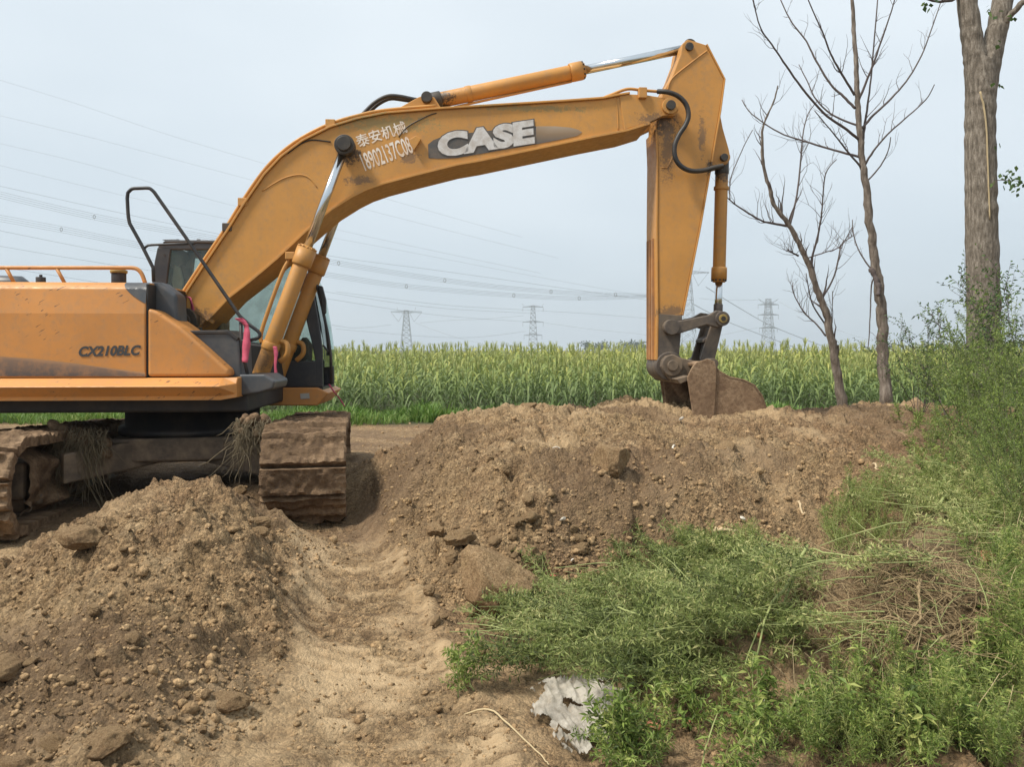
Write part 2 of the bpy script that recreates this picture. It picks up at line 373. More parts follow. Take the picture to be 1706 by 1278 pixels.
M['shrub'] = mat_leaf("shrub_leaf", [(0.0, (0.030, 0.058, 0.018)), (0.6, (0.085, 0.150, 0.040)), (1.0, (0.17, 0.24, 0.065))])
M['farwood'] = mat_leaf("far_wood_leaf", [(0.0, (0.03, 0.055, 0.03)), (1.0, (0.07, 0.10, 0.05))])

# ------------------------------------------------------------------ terrain heights
CP = []                                               # control points (X, Y, Z)
def cp(px, py, z):
    Y = (CAMH - z) * F / (py - CY); CP.append(((px - CX) / F * Y, Y, z))
for a in [(690,1278,0),(560,1278,0),(850,1278,.02),(640,1150,0),(540,1150,.02),(780,1150,.02),(600,1040,.02),(520,1040,.05),(700,1040,.04),
          (570,960,.04),(640,960,.06),(560,905,.0),(610,905,.02),                                        # the track path
          (0,950,-.06),(60,930,-.03),
          (285,806,.565),(240,818,.54),(200,835,.50),(130,872,.38),(345,822,.49),(400,845,.37),(450,862,.29),(500,890,.22),(515,960,.12),   # left heap
          (300,880,.50),(300,950,.40),(300,1030,.31),(300,1130,.21),(300,1278,.13),(480,1000,.15),(430,1000,.26),(400,1100,.16),
          (450,1110,.07),(380,1200,.08),(330,1260,.08),(450,1230,.02),(100,1000,.30),(150,930,.38),(50,1000,.20),(0,1050,.22),(0,1150,.2),
          (0,1278,.16),(150,1278,.14),(150,1130,.24),(200,1030,.31),(400,930,.40),(460,930,.28),
          (760,1000,.05),(760,940,.2),(770,880,.33),(780,820,.45),(780,770,.58),(780,730,.68),              # spoil bank
          (900,1000,.06),(900,950,.14),(900,900,.3),(900,850,.47),(900,800,.6),(900,750,.7),(900,715,.76),
          (1050,980,.08),(1050,930,.16),(1050,880,.34),(1050,830,.5),(1050,780,.64),(1050,730,.74),(1050,705,.77),
          (1200,930,.18),(1200,880,.33),(1200,830,.5),(1200,780,.64),(1200,730,.74),(1200,707,.77),
          (1350,900,.24),(1350,850,.4),(1350,800,.55),(1350,750,.68),(1350,715,.75),
          (1480,850,.42),(1480,800,.54),(1480,750,.64),(1480,712,.72),
          (1580,870,.44),(1580,800,.55),(1580,740,.65),(1690,900,.50),(1690,800,.60),
          (600,852,.06),(690,770,.52),(645,778,.40),(605,787,.33),(640,850,.13),(690,880,.16),(695,825,.34),(720,960,.1),(660,930,.08),(735,720,.66),
          (1100,1010,.1),(1300,1000,.26),(1480,1000,.50),(1600,1000,.50),(1690,1000,.42),(1000,1100,.08),(1200,1100,.15),(1400,1100,.26),
          (1600,1100,.28),(1000,1278,.05),(1200,1278,.1),(1400,1278,.1),(1650,1278,.14),(1500,930,.46),(1560,930,.48)]: cp(*a)
for a in [(900,686,9.0),(1000,679,9.4),(1150,677,9.4),(1280,688,9.4),(1400,683,10),(1500,683,11),(1405,681,12.3),(1475,681,12.3),(1600,690,9.5),(760,690,8.6)]:
    p = W(*a); CP.append(tuple(p))
CP += [(-1.75,6.9,.01),(-2.1,8.5,.02),(-2.4,10.3,.04),(-4.2,6.2,-.08),(-4.6,8,-.06),(-5,10,0),(-3.4,4.2,-.02),(-3.2,3,.05),
       (-2.4,6.3,.25),(-2.9,6.3,.18),(-2.7,7.5,.14),(-3.2,9,.08),(-1.25,8.9,.12),(-.9,9.9,.15),(-2,12,0),(-1,12,0),(-1.5,10.5,.03),
       (.5,10.6,.35),(.5,11.9,.03),(2,10.9,.4),(2,12.2,.03),(3.5,11.2,.42),(3.5,12.8,.08),(7,11,.6),(5.6,14,.1),(8,13,.2),(8,8,.5),
       (6,5,.45),(5,3,.2),(4,1.5,.1),(0,1.5,0),(-3,1.5,.1),(-6,4,0),(-7,8,0),(-7,12,0)]
CP += [(x, 15.5, 0) for x in (-8,-5,-2,1,4,7,10)]
CPA = np.array(CP)
def tps(r2): return 0.5 * r2 * np.log(r2 + 1e-9)
_n = len(CPA); _d2 = ((CPA[:,None,:2]-CPA[None,:,:2])**2).sum(-1)
_A = np.zeros((_n+3,_n+3)); _A[:_n,:_n] = tps(_d2) + np.eye(_n)*0.004
_A[:_n,_n] = 1; _A[:_n,_n+1:] = CPA[:,:2]; _A[_n,:_n] = 1; _A[_n+1:,:_n] = CPA[:,:2].T
_w = np.linalg.solve(_A, np.concatenate([CPA[:,2], np.zeros(3)]))
GX0, GX1, GY0, GY1, GS = -9.0, 11.0, 0.5, 16.5, 0.05
_gx = np.arange(GX0, GX1 + 1e-6, GS); _gy = np.arange(GY0, GY1 + 1e-6, GS)
_X, _Y = np.meshgrid(_gx, _gy); _Z = np.full(_X.shape, _w[_n]) + _w[_n+1]*_X + _w[_n+2]*_Y
for i in range(_n): _Z += _w[i] * tps((_X-CPA[i,0])**2 + (_Y-CPA[i,1])**2)
_win = sstep(-8.5,-6.5,_X)*(1-sstep(8.5,10.5,_X))*sstep(0.6,1.6,_Y)*(1-sstep(14,16,_Y))
ZG = np.clip(_Z, -0.12, 0.95) * _win
def zbase(x, y):
    x = np.asarray(x, float); y = np.asarray(y, float)
    fx = np.clip((x-GX0)/GS, 0, len(_gx)-1.001); fy = np.clip((y-GY0)/GS, 0, len(_gy)-1.001)
    i = fx.astype(int); j = fy.astype(int); u = fx-i; v = fy-j
    return (ZG[j,i]*(1-u)+ZG[j,i+1]*u)*(1-v)+(ZG[j+1,i]*(1-u)+ZG[j+1,i+1]*u)*v

PATH = np.array([(-0.20,1.8),(-0.36,2.78),(-0.62,3.6),(-0.92,4.6),(-1.25,5.6),(-1.60,6.6),(-2.05,8.4),(-2.5,10.6)])
LPATH = np.array([(-3.1,1.8),(-3.55,3.6),(-4.1,6.0),(-4.6,8.2),(-5.1,10.6)])
def path_sd(x, y, P):                                 # across and along distance from a track path
    cx = np.interp(y, P[:,1], P[:,0]); return (x - cx) * 0.96, y * 1.04
def relief(x, y):
    """crumbled-earth relief plus masks"""
    a, s = path_sd(x, y, PATH); a2, s2 = path_sd(x, y, LPATH)
    wob = 0.06 * perlin(x*2.2, y*2.2, 5)
    pm = (1 - sstep(0.31, 0.42, np.abs(a + wob + 0.0))) * (1 - sstep(10.5, 12, y))
    pm2 = (1 - sstep(0.30, 0.45, np.abs(a2 + wob))) * (1 - sstep(10.5, 12, y))
    flat = np.maximum(pm, pm2)
    z0 = zbase(x, y)
    heap = sstep(0.03, 0.18, z0) * (1 - flat)
    yard = (1 - sstep(0.02, 0.10, z0)) * sstep(8, 10, y)
    rough = 0.20 + 0.80 * heap
    wx = x + 0.05*perlin(x*5, y*5, 31); wy = y + 0.05*perlin(x*5, y*5, 32)
    n = 0.055*perlin(wx*1.7, wy*1.7, 1) + 0.040*perlin(wx*4.1, wy*4.1, 2)
    big = sstep(-0.15, 0.35, perlin(x*1.3+5, y*1.3, 44))
    b = (0.085*worley(wx*5.5, wy*5.5, 3)*big + 0.058*worley(wx*11, wy*11, 4) + 0.036*worley(wx*21, wy*21, 6) + 0.020*worley(wx*40, wy*40, 9)
         + 0.012*perlin(x*48, y*48, 7) - 0.06)
    chunk = 0.0
    gully = -0.05*np.maximum(0, 0.14-np.abs(perlin(wx*1.1 + 3, wy*0.55, 9)))/0.14
    det = (n + b + chunk + gully) * rough
    # grouser prints pressed across the path, broken up
    ph = s*2*np.pi/0.205 + 0.9*perlin(x*2.4, y*2.4, 11) + 0.5*perlin(x*11, y*11, 99)
    fr_ = (ph/(2*np.pi)) % 1.0; lug = sstep(0.0,0.09,fr_)*(1-sstep(0.2,0.95,fr_)) * np.clip(0.5 + 1.6*perlin(x*3.2, y*3.2, 12), 0, 1.2)
    crust = np.maximum(0, np.abs(perlin(x*4.5+2*perlin(x*3,y*3,91), y*8, 19))-0.12)
    pathz = 0.016*lug + 0.02*np.clip(crust,0,.25) + 0.016*worley(x*7, y*14, 61)*sstep(0.1,0.4,perlin(x*1.7,y*1.7,62)) + 0.016*worley(x*20, y*27, 63)*np.clip(.4+1.2*perlin(x*2.3,y*2.3,98),0,1) + 0.010*perlin(x*3, y*6, 13) + 0.010*np.abs(perlin(x*6, y*24, 14)) + 0.004*perlin(x*18, y*50, 15) \
            + 0.03*np.maximum(0, perlin(x*5, y*7, 16)-0.25)
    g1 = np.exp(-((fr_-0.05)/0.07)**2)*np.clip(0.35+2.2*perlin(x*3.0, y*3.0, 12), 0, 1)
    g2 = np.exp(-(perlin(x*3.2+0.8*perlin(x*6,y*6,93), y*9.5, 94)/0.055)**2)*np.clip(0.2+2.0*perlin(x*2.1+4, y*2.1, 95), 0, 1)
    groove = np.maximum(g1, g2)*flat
    pathz = pathz - 0.042*g1 - 0.034*g2
    det = det*(1-flat) + pathz*flat
    edge = sstep(0.25,0.36,np.abs(a+wob))*(1-sstep(0.36,0.60,np.abs(a+wob)))*(1-sstep(6.5,7.5,y))
    det = det + edge*(0.03+0.03*np.maximum(0,perlin(x*8,y*8,17)))
    fade = (1 - sstep(12, 16, y))*sstep(-8.8,-7,x)*(1-sstep(9,10.8,x))
    return det*fade, flat, heap, yard, groove
def height(x, y):
    return zbase(x, y) + relief(x, y)[0]
def hit(px, py):                                      # photo pixels -> points on the ground
    px = np.asarray(px, float); py = np.asarray(py, float); dx = (px-CX)/F; dz = -(py-CY)/F
    t = np.full(px.shape, 1.9); found = np.zeros(px.shape, bool); tr = np.full(px.shape, 15.0)
    for _ in range(700):
        z = CAMH + dz*t - zbase(dx*t, t); new = (~found) & (z <= 0); tr[new] = t[new]; found |= new
        t = t + 0.02
        if found.all(): break
    return np.stack([dx*tr, tr, height(dx*tr, tr)], -1)
def hit1(px, py): return Vector(hit([px],[py])[0])
def in_poly(px, py, poly):
    c = np.zeros(px.shape, bool); n = len(poly)
    for i in range(n):
        x0, y0 = poly[i]; x1, y1 = poly[(i+1) % n]
        m = ((y0 > py) != (y1 > py)) & (px < (x1-x0)*(py-y0)/((y1-y0) or 1e-9)+x0); c ^= m
    return c
def sample_poly(poly, n, rng):
    P = np.array(poly, float); out = np.zeros((0, 2)); lo = P.min(0); hi = P.max(0)
    while len(out) < n:
        q = rng.uniform(lo, hi, (n*2, 2)); out = np.vstack([out, q[in_poly(q[:,0], q[:,1], poly)]])
    return out[:n]

# ------------------------------------------------------------------ ground sheet
def make_ground():
    xs = np.concatenate([-np.geomspace(1600, 5.3, 46), np.arange(-5.2,-4.1,.03), np.arange(-4.1, 3.6, 0.0145), np.arange(3.6,6.6,.03), np.geomspace(6.7, 1600, 46)])
    ys = [1.0]
    while ys[-1] < 16: ys.append(ys[-1] + max(0.008, 0.0043*ys[-1]))
    ys = np.concatenate([[-40, -10, -3, 0.2], np.array(ys), np.geomspace(16.3, 1700, 70)])
    X, Y = np.meshgrid(xs, ys); x = X.ravel(); y = Y.ravel()
    z0 = zbase(x, y); det, flat, heap, yard, groove = relief(x, y); z = z0 + det
    far = sstep(15.5, 17, y)
    dry = flat*np.clip(0.60+1.15*perlin(x*1.7, y*1.9, 21)+0.7*perlin(x*5,y*7,29)+0.35*perlin(x*16,y*22,30)-0.75*groove, 0, 1)*(1-sstep(5.2,6.6,y)*0.75)  # tan held back in the grooves, part of their painted crevice shade
    crest = sstep(0.71, 0.80, z0)*sstep(7.0, 8.0, y)*(1-sstep(9.6,10.4,y))*(1-sstep(2.6,3.4,x)); dry = np.maximum(dry, crest*0.7*np.clip(0.40+0.9*perlin(x*2,y*2,22)+.4*perlin(x*7,y*7,96),0,1))
    spots = np.maximum(0, perlin(x*1.3+7, y*1.3, 23)+0.25*perlin(x*6,y*6,92)-0.12)*1.0*heap; dry = np.maximum(dry, spots)
    low = (1-sstep(0.0,0.10,np.abs(z0-0.05)))*0.0
    pale = np.exp(-(((x+1.05)/0.28)**2+((y-2.95)/0.42)**2))*1.2 + np.exp(-(((x-0.15)/0.5)**2+((y-3.3)/0.6)**2))*0.8
    dry = np.clip(np.maximum(dry, pale*np.clip(0.5+0.9*perlin(x*4,y*4,24)+.5*perlin(x*13,y*13,97),0,1)), 0, 1)
    damp_and_shade = np.clip(yard*(0.35+0.7*perlin(x*0.9,y*1.6,25))*(1-far)
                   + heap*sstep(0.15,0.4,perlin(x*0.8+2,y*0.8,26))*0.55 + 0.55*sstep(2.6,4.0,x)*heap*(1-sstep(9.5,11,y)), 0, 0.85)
    under = (1-sstep(0.9,1.5,np.abs(x-(-3.4-0.2*(y-8.3)))))*sstep(6.0,6.6,y)*(1-sstep(10.5,11.5,y)); damp_and_shade = np.maximum(damp_and_shade, under*0.6)  # shade beneath the machine painted into the ground colour
    damp_and_shade = np.maximum(damp_and_shade, 0.75*np.exp(-(((x+1.05)/0.55)**2+((y-6.6)/1.0)**2)))
    damp_and_shade = np.maximum(damp_and_shade, 0.8*np.exp(-(((x-1.75)/0.6)**2+((y-3.9)/0.7)**2)))
    damp_and_shade = np.maximum(damp_and_shade, 0.65*groove*(1-sstep(6,8,y)))  # crevice shade of the path grooves painted in as darker soil
    veg = np.clip(far + sstep(15.2,16.4,y+0.6*perlin(x*0.6,y*0.6,27)), 0, 1)
    veg = np.maximum(veg, sstep(1.2,2.4,x)*(1-sstep(4.6,5.4,y))*0.35)
    ny, nx = X.shape; i = np.arange(nx-1)[None,:] + np.arange(ny-1)[:,None]*nx
    Fq = np.stack([i, i+1, i+nx+1, i+nx], -1).reshape(-1, 4)
    me = fastmesh("ground", np.stack([x,y,z],-1), Fq, [M['soil']], smooth=True, attrs={"dry":dry,"damp_and_shade":damp_and_shade,"veg":veg})
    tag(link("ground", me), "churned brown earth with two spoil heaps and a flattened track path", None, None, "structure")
make_ground()

# ------------------------------------------------------------------ excavator
YAW = R(4.0); EO = Vector((-3.45, 8.40, 0.0))
LX = Vector((math.cos(YAW), math.sin(YAW))); LY = Vector((-math.sin(YAW), math.cos(YAW)))
def PL(px, py, v):                                    # photo pixel on the machine's plane at side offset v -> (u, w)
    d = Vector(((px - CX) / F, 1.0)); t = (v + EO.xy.dot(LY)) / d.dot(LY)
    return ((d * t - EO.xy).dot(LX), CAMH - (py - CY) / F * t)
def PL3(px, py, v): u, w = PL(px, py, v); return (u, v, w)
def PP(poly, v): return [PL(x, y, v) for x, y in poly]
def PP3(poly, v): return [PL3(x, y, v) for x, y in poly]

exc = empty("excavator", EO, YAW)
tag(exc, "orange crawler excavator with black cab and raised boom, its bucket resting on the spoil bank", "excavator")

def text_flat(body, offset=0.0, shear=0.0, res=4):
    c = bpy.data.curves.new("lettering", 'FONT'); c.body = body; c.size = 1; c.offset = offset; c.shear = shear
    c.dimensions = '2D'; c.fill_mode = 'BOTH'; c.resolution_u = res
    o = bpy.data.objects.new("lettering", c); COL.objects.link(o)
    bpy.context.view_layer.update()
    me = bpy.data.meshes.new_from_object(o.evaluated_get(bpy.context.evaluated_depsgraph_get()))
    V = np.array([v.co[:2] for v in me.vertices]); Fs = [tuple(p.vertices) for p in me.polygons]
    bpy.data.objects.remove(o); bpy.data.meshes.remove(me); bpy.data.curves.remove(c)
    return V, Fs
def lettering(name, body, quad, v, mat, parent, offset=0.0, shear=0.0, norm=None):
    """quad: photo pixels of the text box's lower-left, lower-right, upper-left corners, on the plane v"""
    V, Fs = text_flat(body, offset, shear)
    lo, hi = (V.min(0), V.max(0)) if norm is None else norm
    a, b, c = (Vector(PL(x, y, v)) for x, y in quad)
    vs = []
    for x, y in V:
        p = a + (b - a) * ((x-lo[0])/(hi[0]-lo[0])) + (c - a) * ((y-lo[1])/(hi[1]-lo[1]))
        vs.append((p.x, v, p.y))
    me = bpy.data.meshes.new(name); me.from_pydata(vs, [], Fs); me.materials.append(mat)
    link(name, me, parent); return lo, hi

def sheet(name, poly, v, mat, parent, t=0.003):
    return MB().prism(PP(poly, v), v, v + t).build(name, mat, parent)

# ---- boom
BV = 0.30
top_px = [(297,512),(340,446),(381,385),(407,343),(442,292),(470,262),(505,236),(551,213),(597,199),(643,190),(727,183),(938,170),(1005,165),(1030,160)]
bot_px = [(1043,216),(976,229),(800,266),(762,272.5),(692,290),(639,304),(610,314),(586,326),(551,348),(520,374),(502,390),(460,430),(421,463),(381,494),(344,533)]
foot_px = [(328,549),(310,553),(297,543),(293,527)]
tip_px = [(1049,157),(1075,158),(1105,163),(1120,167),(1129,174),(1130,184),(1123,193),(1105,193),(1082,204)]
BLK = (0.030, 0.023, 0.017); BRN = (0.20, 0.115, 0.055); OLV = (0.30, 0.21, 0.075)
def st(px, py, v, ru, rw, col): u, w = PL(px, py, v); return ((u, v, w), (ru, rw), col)
M['boom'] = mat_paint("boom_paint", (0.545, 0.262, 0.056), amount=0.75, stains=[st(583,258,-BV,.17,.16,BLK), st(680,262,-BV,.14,.10,BRN), st(640,205,-BV,.75,.13,OLV), st(600,300,-BV,.22,.07,BRN), st(1090,200,-BV,.25,.12,BRN), st(330,530,-BV,.25,.15,BRN), st(880,180,-BV,.9,.05,OLV)])
M['arm'] = mat_paint("arm_paint", (0.53, 0.25, 0.054), amount=0.75, stains=[st(1108,208,-0.205,.20,.26,BLK), st(1112,250,-0.205,.12,.45,BRN), st(1118,520,-0.205,.3,.10,BRN), st(1185,280,-0.205,.10,.12,BLK), st(1170,225,-0.205,.06,.30,BRN)])
M['cylp'] = mat_paint("cylinder_paint", (0.50, 0.235, 0.050), amount=0.8, stains=[st(432,600,-.415,.25,.20,BRN), st(735,168,0,.20,.14,BLK), st(1203,290,0,.14,.16,BLK)])
boom = MB().prism(PP(top_px + [(1050,158),(1052,214)] + bot_px + foot_px, -BV), -BV, BV).build("boom", M['boom'], exc, 0.008)
MB().strip(PP(top_px + [(1049,157)], -BV), -BV-0.03, BV+0.03, 0.022).build("top_plate", M['boom'], boom, 0.004)
MB().strip(PP([(1082,204)] + bot_px, -BV), -BV-0.03, BV+0.03, 0.026).build("bottom_plate", M['boom'], boom, 0.004)
for s in (-1, 1):                                     # fork cheeks at the boom nose
    m = MB(); a, b = (-BV-0.012, -0.225) if s < 0 else (0.225, BV+0.012)
    m.prism(PP([(1032,160)] + tip_px + [(1040,216)], -BV), a, b); m.build("nose_cheek", M['boom'], boom, 0.006)
    u, w = PL(1115, 178, -BV); m = MB(); m.cyl((u, s*(BV+0.01), w), (u, s*(BV+0.05), w), 0.088, 24); m.build("nose_boss", M['boom'], boom, 0.004)
    m = MB(); m.cyl((u, s*(BV+0.04), w), (u, s*(BV+0.085), w), 0.052, 20); m.build("nose_pin", M['grease'], boom, 0.004)
# raised seams on the boom's side plate
for pts in ([(437,318),(470,298),(497,291),(515,296),(528,312)], [(1030,216),(1029,190),(1027,163)], [(1048,207),(1080,193),(1102,188)], [(1040,166),(1062,166),(1100,172)]):
    MB().tube(smooth_path(PP3(pts, -BV-0.002), 5), 0.006, 6).build("weld_seam", M['boom'], boom)
MB().prism(PP([(322,512),(358,535),(355,540),(318,517)], -BV), -BV-0.008, -BV+0.01).build("foot_stiffener", M['boom'], boom, 0.003)
# foot pin and its big dark boss
for s in (-1, 1):
    u, w = PL(312, 535, -BV); m = MB(); m.cyl((u, s*(BV+0.0), w), (u, s*(BV+0.12), w), 0.135, 28); m.cyl((u, s*(BV+0.12), w), (u, s*(BV+0.15), w), 0.075, 20)
    m.build("foot_pin", M['grease'], boom, 0.006)
# decals: charcoal band with a fading tip, block letters, stencilled white lines
sheet("decal_band", [(713,240),(722,233),(740,226),(860,212),(893,210),(893,240),(800,256),(760,263),(735,264),(714,263)], -BV-0.004, M['decal'], boom)
V = PP3([(893,210),(925,210),(950,212),(964,216),(970,220),(962,226),(930,233),(893,240)], -BV-0.004)
me = bpy.data.meshes.new("decal_tip"); me.from_pydata(V, [], [tuple(range(len(V)))])
at = me.attributes.new("tint", 'FLOAT', 'POINT'); at.data.foreach_set("value", [0.75,0.95,0.8,0.7,0.6,0.35,0.1,0.0])
m = NT("decal_fade"); m.done(m.ramp(m.attr("tint"), [(0, (0.09,0.085,0.08)), (0.5, (0.25,0.17,0.10)), (1, (0.42,0.33,0.24))]), 0.45); me.materials.append(m.m); link("decal_tip", me, boom)
nrm = lettering("letter_outline", "CASE", ((728,265),(893,240),(726,221)), -BV-0.0085, M['decal'], boom, 0.095)
V0, _ = text_flat("CASE", 0.045)
lettering("maker_lettering", "CASE", ((728,265),(893,240),(726,221)), -BV-0.0115, M['silver'], boom, 0.065, norm=nrm)
lettering("owner_lettering", "泰安机械", ((598,246),(680,220),(590,226)), -BV-0.004, M['white_paint'], boom, 0.014)
lettering("phone_lettering", "18902137C08", ((609,285),(690,254),(598,257)), -BV-0.004, M['white_paint'], boom, 0.014)
m = MB(); m.prism(PP([(681,235),(693,228),(702,233),(690,252)], -BV), -BV-0.05, -BV).build("bracket", M['boom'], boom, 0.004)
# steel pipes and rubber hoses along the boom's back
def top_line(off, i0=0, i1=None, v=-0.2):
    pts = [Vector(p) for p in PP(top_px, -BV)][i0:i1]; out = []
    for i, p in enumerate(pts):
        d = (pts[min(i+1,len(pts)-1)]-pts[max(i-1,0)]).normalized(); q = p + Vector((-d.y, d.x))*off; out.append((q.x, v, q.y))
    return out
for v, off, i1 in ((-0.27,0.055,11),(-0.20,0.060,10),(-0.13,0.055,10),(0.10,0.055,10),(0.18,0.055,12)):
    MB().tube(smooth_path(top_line(off, 0, i1, v), 4), 0.018, 8).build("pipe", M['boom'], boom)
for i in (2, 3, 7):
    a = top_line(0.02, i, i+2, 0)[0]
    ob = MB().box((a[0]-0.05,-0.31,a[2]-0.01),(a[0]+0.05,0.22,a[2]+0.075)).build("pipe_clamp", M['boom'] if i > 2 else M['grease'], boom, 0.006)
for v, pts in ((-0.12,[(597,198),(608,186),(625,170),(645,160),(665,160),(690,165),(712,168)]),(-0.05,[(605,200),(618,184),(632,172),(650,164),(672,166),(712,172)])):
    MB().tube(smooth_path(PP3(pts, v), 5), 0.022, 8).build("hose", M['hose'], boom)
MB().tube(smooth_path(PP3([(551,236),(520,233),(500,240),(480,255)], -BV-0.006), 5), 0.007, 6).build("grease_line", M['hose'], boom)
MB().tube(smooth_path(PP3([(664,228),(680,210),(712,193),(727,188)], -BV-0.006), 5), 0.006, 6).build("grease_line", M['grease'], boom)
# cylinder bracket on top
m = MB()
for a, b in ((-0.16,-0.10),(0.10,0.16)): m.prism(PP([(645,192),(698,163),(712,159),(724,164),(738,186)], -0.12), a, b)
m.build("cylinder_bracket", M['boom'], boom, 0.006)

# ---- arm
AV = 0.205
arm_px = [(1134,90),(1137,72),(1146,65),(1157,68),(1176,74),(1206,132),(1199,184),(1182,283),(1165,380),(1136,525),(1130,598),(1126,612),(1097,612),(1097,600),
          (1098,523),(1096,380),(1097,263),(1095,215),(1096,190),(1104,155),(1122,122)]
arm = MB().prism(PP(arm_px, -AV), -AV, AV).build("arm", M['arm'], exc, 0.008)
low = MB(); low.prism(PP([(1097,523),(1136.5,526),(1130.5,600),(1126,616),(1096,616),(1096,600)], -AV), -AV-0.008, AV+0.008); low.build("arm_end", M['linksteel'], arm, 0.004)
rear = [(1096,600),(1097,523),(1095.5,380),(1096.5,263),(1094.5,215)]
MB().strip(PP(rear, -AV), -AV-0.012, AV+0.012, 0.02).build("rear_plate", M['arm'], arm, 0.004)
for v in (-0.10, 0.02, 0.12):
    MB().box((PL(1096,600,-AV)[0]-0.045, v-0.02, PL(1096,600,-AV)[1]), (PL(1096,400,-AV)[0]-0.01, v+0.02, PL(1096,395,-AV)[1])).build("wear_strip", M['rust'], arm, 0.004)
fr = [(1176,74),(1206,132),(1199,184),(1182,283),(1165,380),(1136,525)]
MB().strip(PP(fr, -AV), -AV-0.012, AV+0.012, 0.018).build("front_plate", M['arm'], arm, 0.004)
MB().tube(smooth_path(PP3([(1112,150),(1120,130),(1150,105),(1178,84)], -AV-0.003), 5), 0.008, 6).build("weld_seam", M['arm'], arm)
MB().tube(PP3([(1102,279),(1112,279),(1122,258)], -AV-0.003), 0.006, 6).build("weld_seam", M['arm'], arm)
m = MB()
for a, b in ((-0.15,-0.09),(0.09,0.15)): m.prism(PP([(1197,184),(1203,215),(1213,250),(1215,262),(1211,273),(1200,276),(1180,283)], -0.12), a, b)
m.build("cylinder_bracket", M['arm'], arm, 0.006)
def pin(px, py, vref, v0, v1, r, name, mat, parent, n=22):
    u, w = PL(px, py, vref); return MB().cyl((u, v0, w), (u, v1, w), r, n).build(name, mat, parent, 0.004)
pin(1148,78,-AV,-AV-0.03,AV+0.03,0.045,"arm_pin",M['grease'],arm)
pin(1205,263,-0.15,-0.20,0.20,0.042,"arm_pin",M['grease'],arm)
pin(1119,544,-AV,-AV-0.09,AV+0.09,0.075,"link_pin",M['grease'],arm)
MB().cyl((*PL3(1117,609,-AV)[:1], -AV-0.02, PL(1117,609,-AV)[1]), (PL(1117,609,-AV)[0], AV+0.02, PL(1117,609,-AV)[1]), 0.135, 28).build("end_boss", M['steel'], arm, 0.008)
hosep = PP3([(1005,163),(1020,157),(1045,148),(1070,150),(1095,152)], -0.30) + PP3([(1112,153),(1130,160),(1143,174),(1147,192),(1142,208),(1131,225),(1124,243),(1125,262),(1134,276),(1150,284),(1170,284),(1190,279),(1205,276)], -0.34)
MB().tube(smooth_path(hosep[:5], 5), 0.017, 8).build("pipe", M['arm'], arm)
hp = smooth_path(hosep[4:], 12)
MB().tube(hp, [0.025 + 0.0035*(i % 2) for i in range(len(hp))], 10).build("hose", M['hose'], arm)
MB().box(tuple(Vector(PL3(1070,155,-0.32))-Vector((.045,.04,.06))), tuple(Vector(PL3(1070,155,-0.32))+Vector((.045,.04,.055)))).build("pipe_clamp", M['arm'], arm, 0.006)

# ---- hydraulic cylinders
def cylinder(name, a, mid, b, v, rb, rr, col_len=0.16, eye=0.085, mat=None):
    mat = mat or M['cylp']
    A = Vector(PL3(*a, v)); B = Vector(PL3(*b, v)); Mi = Vector(PL3(*mid, v)); d = (B-A).normalized()
    Mi = A + d * (Mi-A).dot(d)
    m = MB(); m.tube([A+d*0.05, Mi-d*col_len], rb, 24)
    o = m.build(name, mat, exc, 0.004)
    m = MB(); m.tube([Mi-d*col_len, Mi-d*(col_len-0.02), Mi-d*0.03, Mi-d*0.03, Mi], [rb*1.16,rb*1.22,rb*1.22,rb*0.98,rb*0.98], 24); m.build("gland", mat, o)
    for k in range(10):
        q = 2*math.pi*k/10; n1 = d.orthogonal().normalized(); n2 = d.cross(n1); c = Mi-d*0.03+(n1*math.cos(q)+n2*math.sin(q))*rb*1.06
        MB().cyl(c, c+d*0.02, 0.011, 6).build("bolt", M['grease'], o)
    MB().tube([Mi-d*0.02, B-d*0.03], rr, 20).build("rod", M['chrome'], o)
    w = rb*1.1
    MB().cyl(A-Vector((0,w,0)), A+Vector((0,w,0)), eye, 24).build("barrel_eye", mat, o, 0.006)
    MB().cyl(B-Vector((0,w,0)), B+Vector((0,w,0)), eye, 24).build("rod_eye", M['grease'], o, 0.006)
    return o, A, Mi, B, d
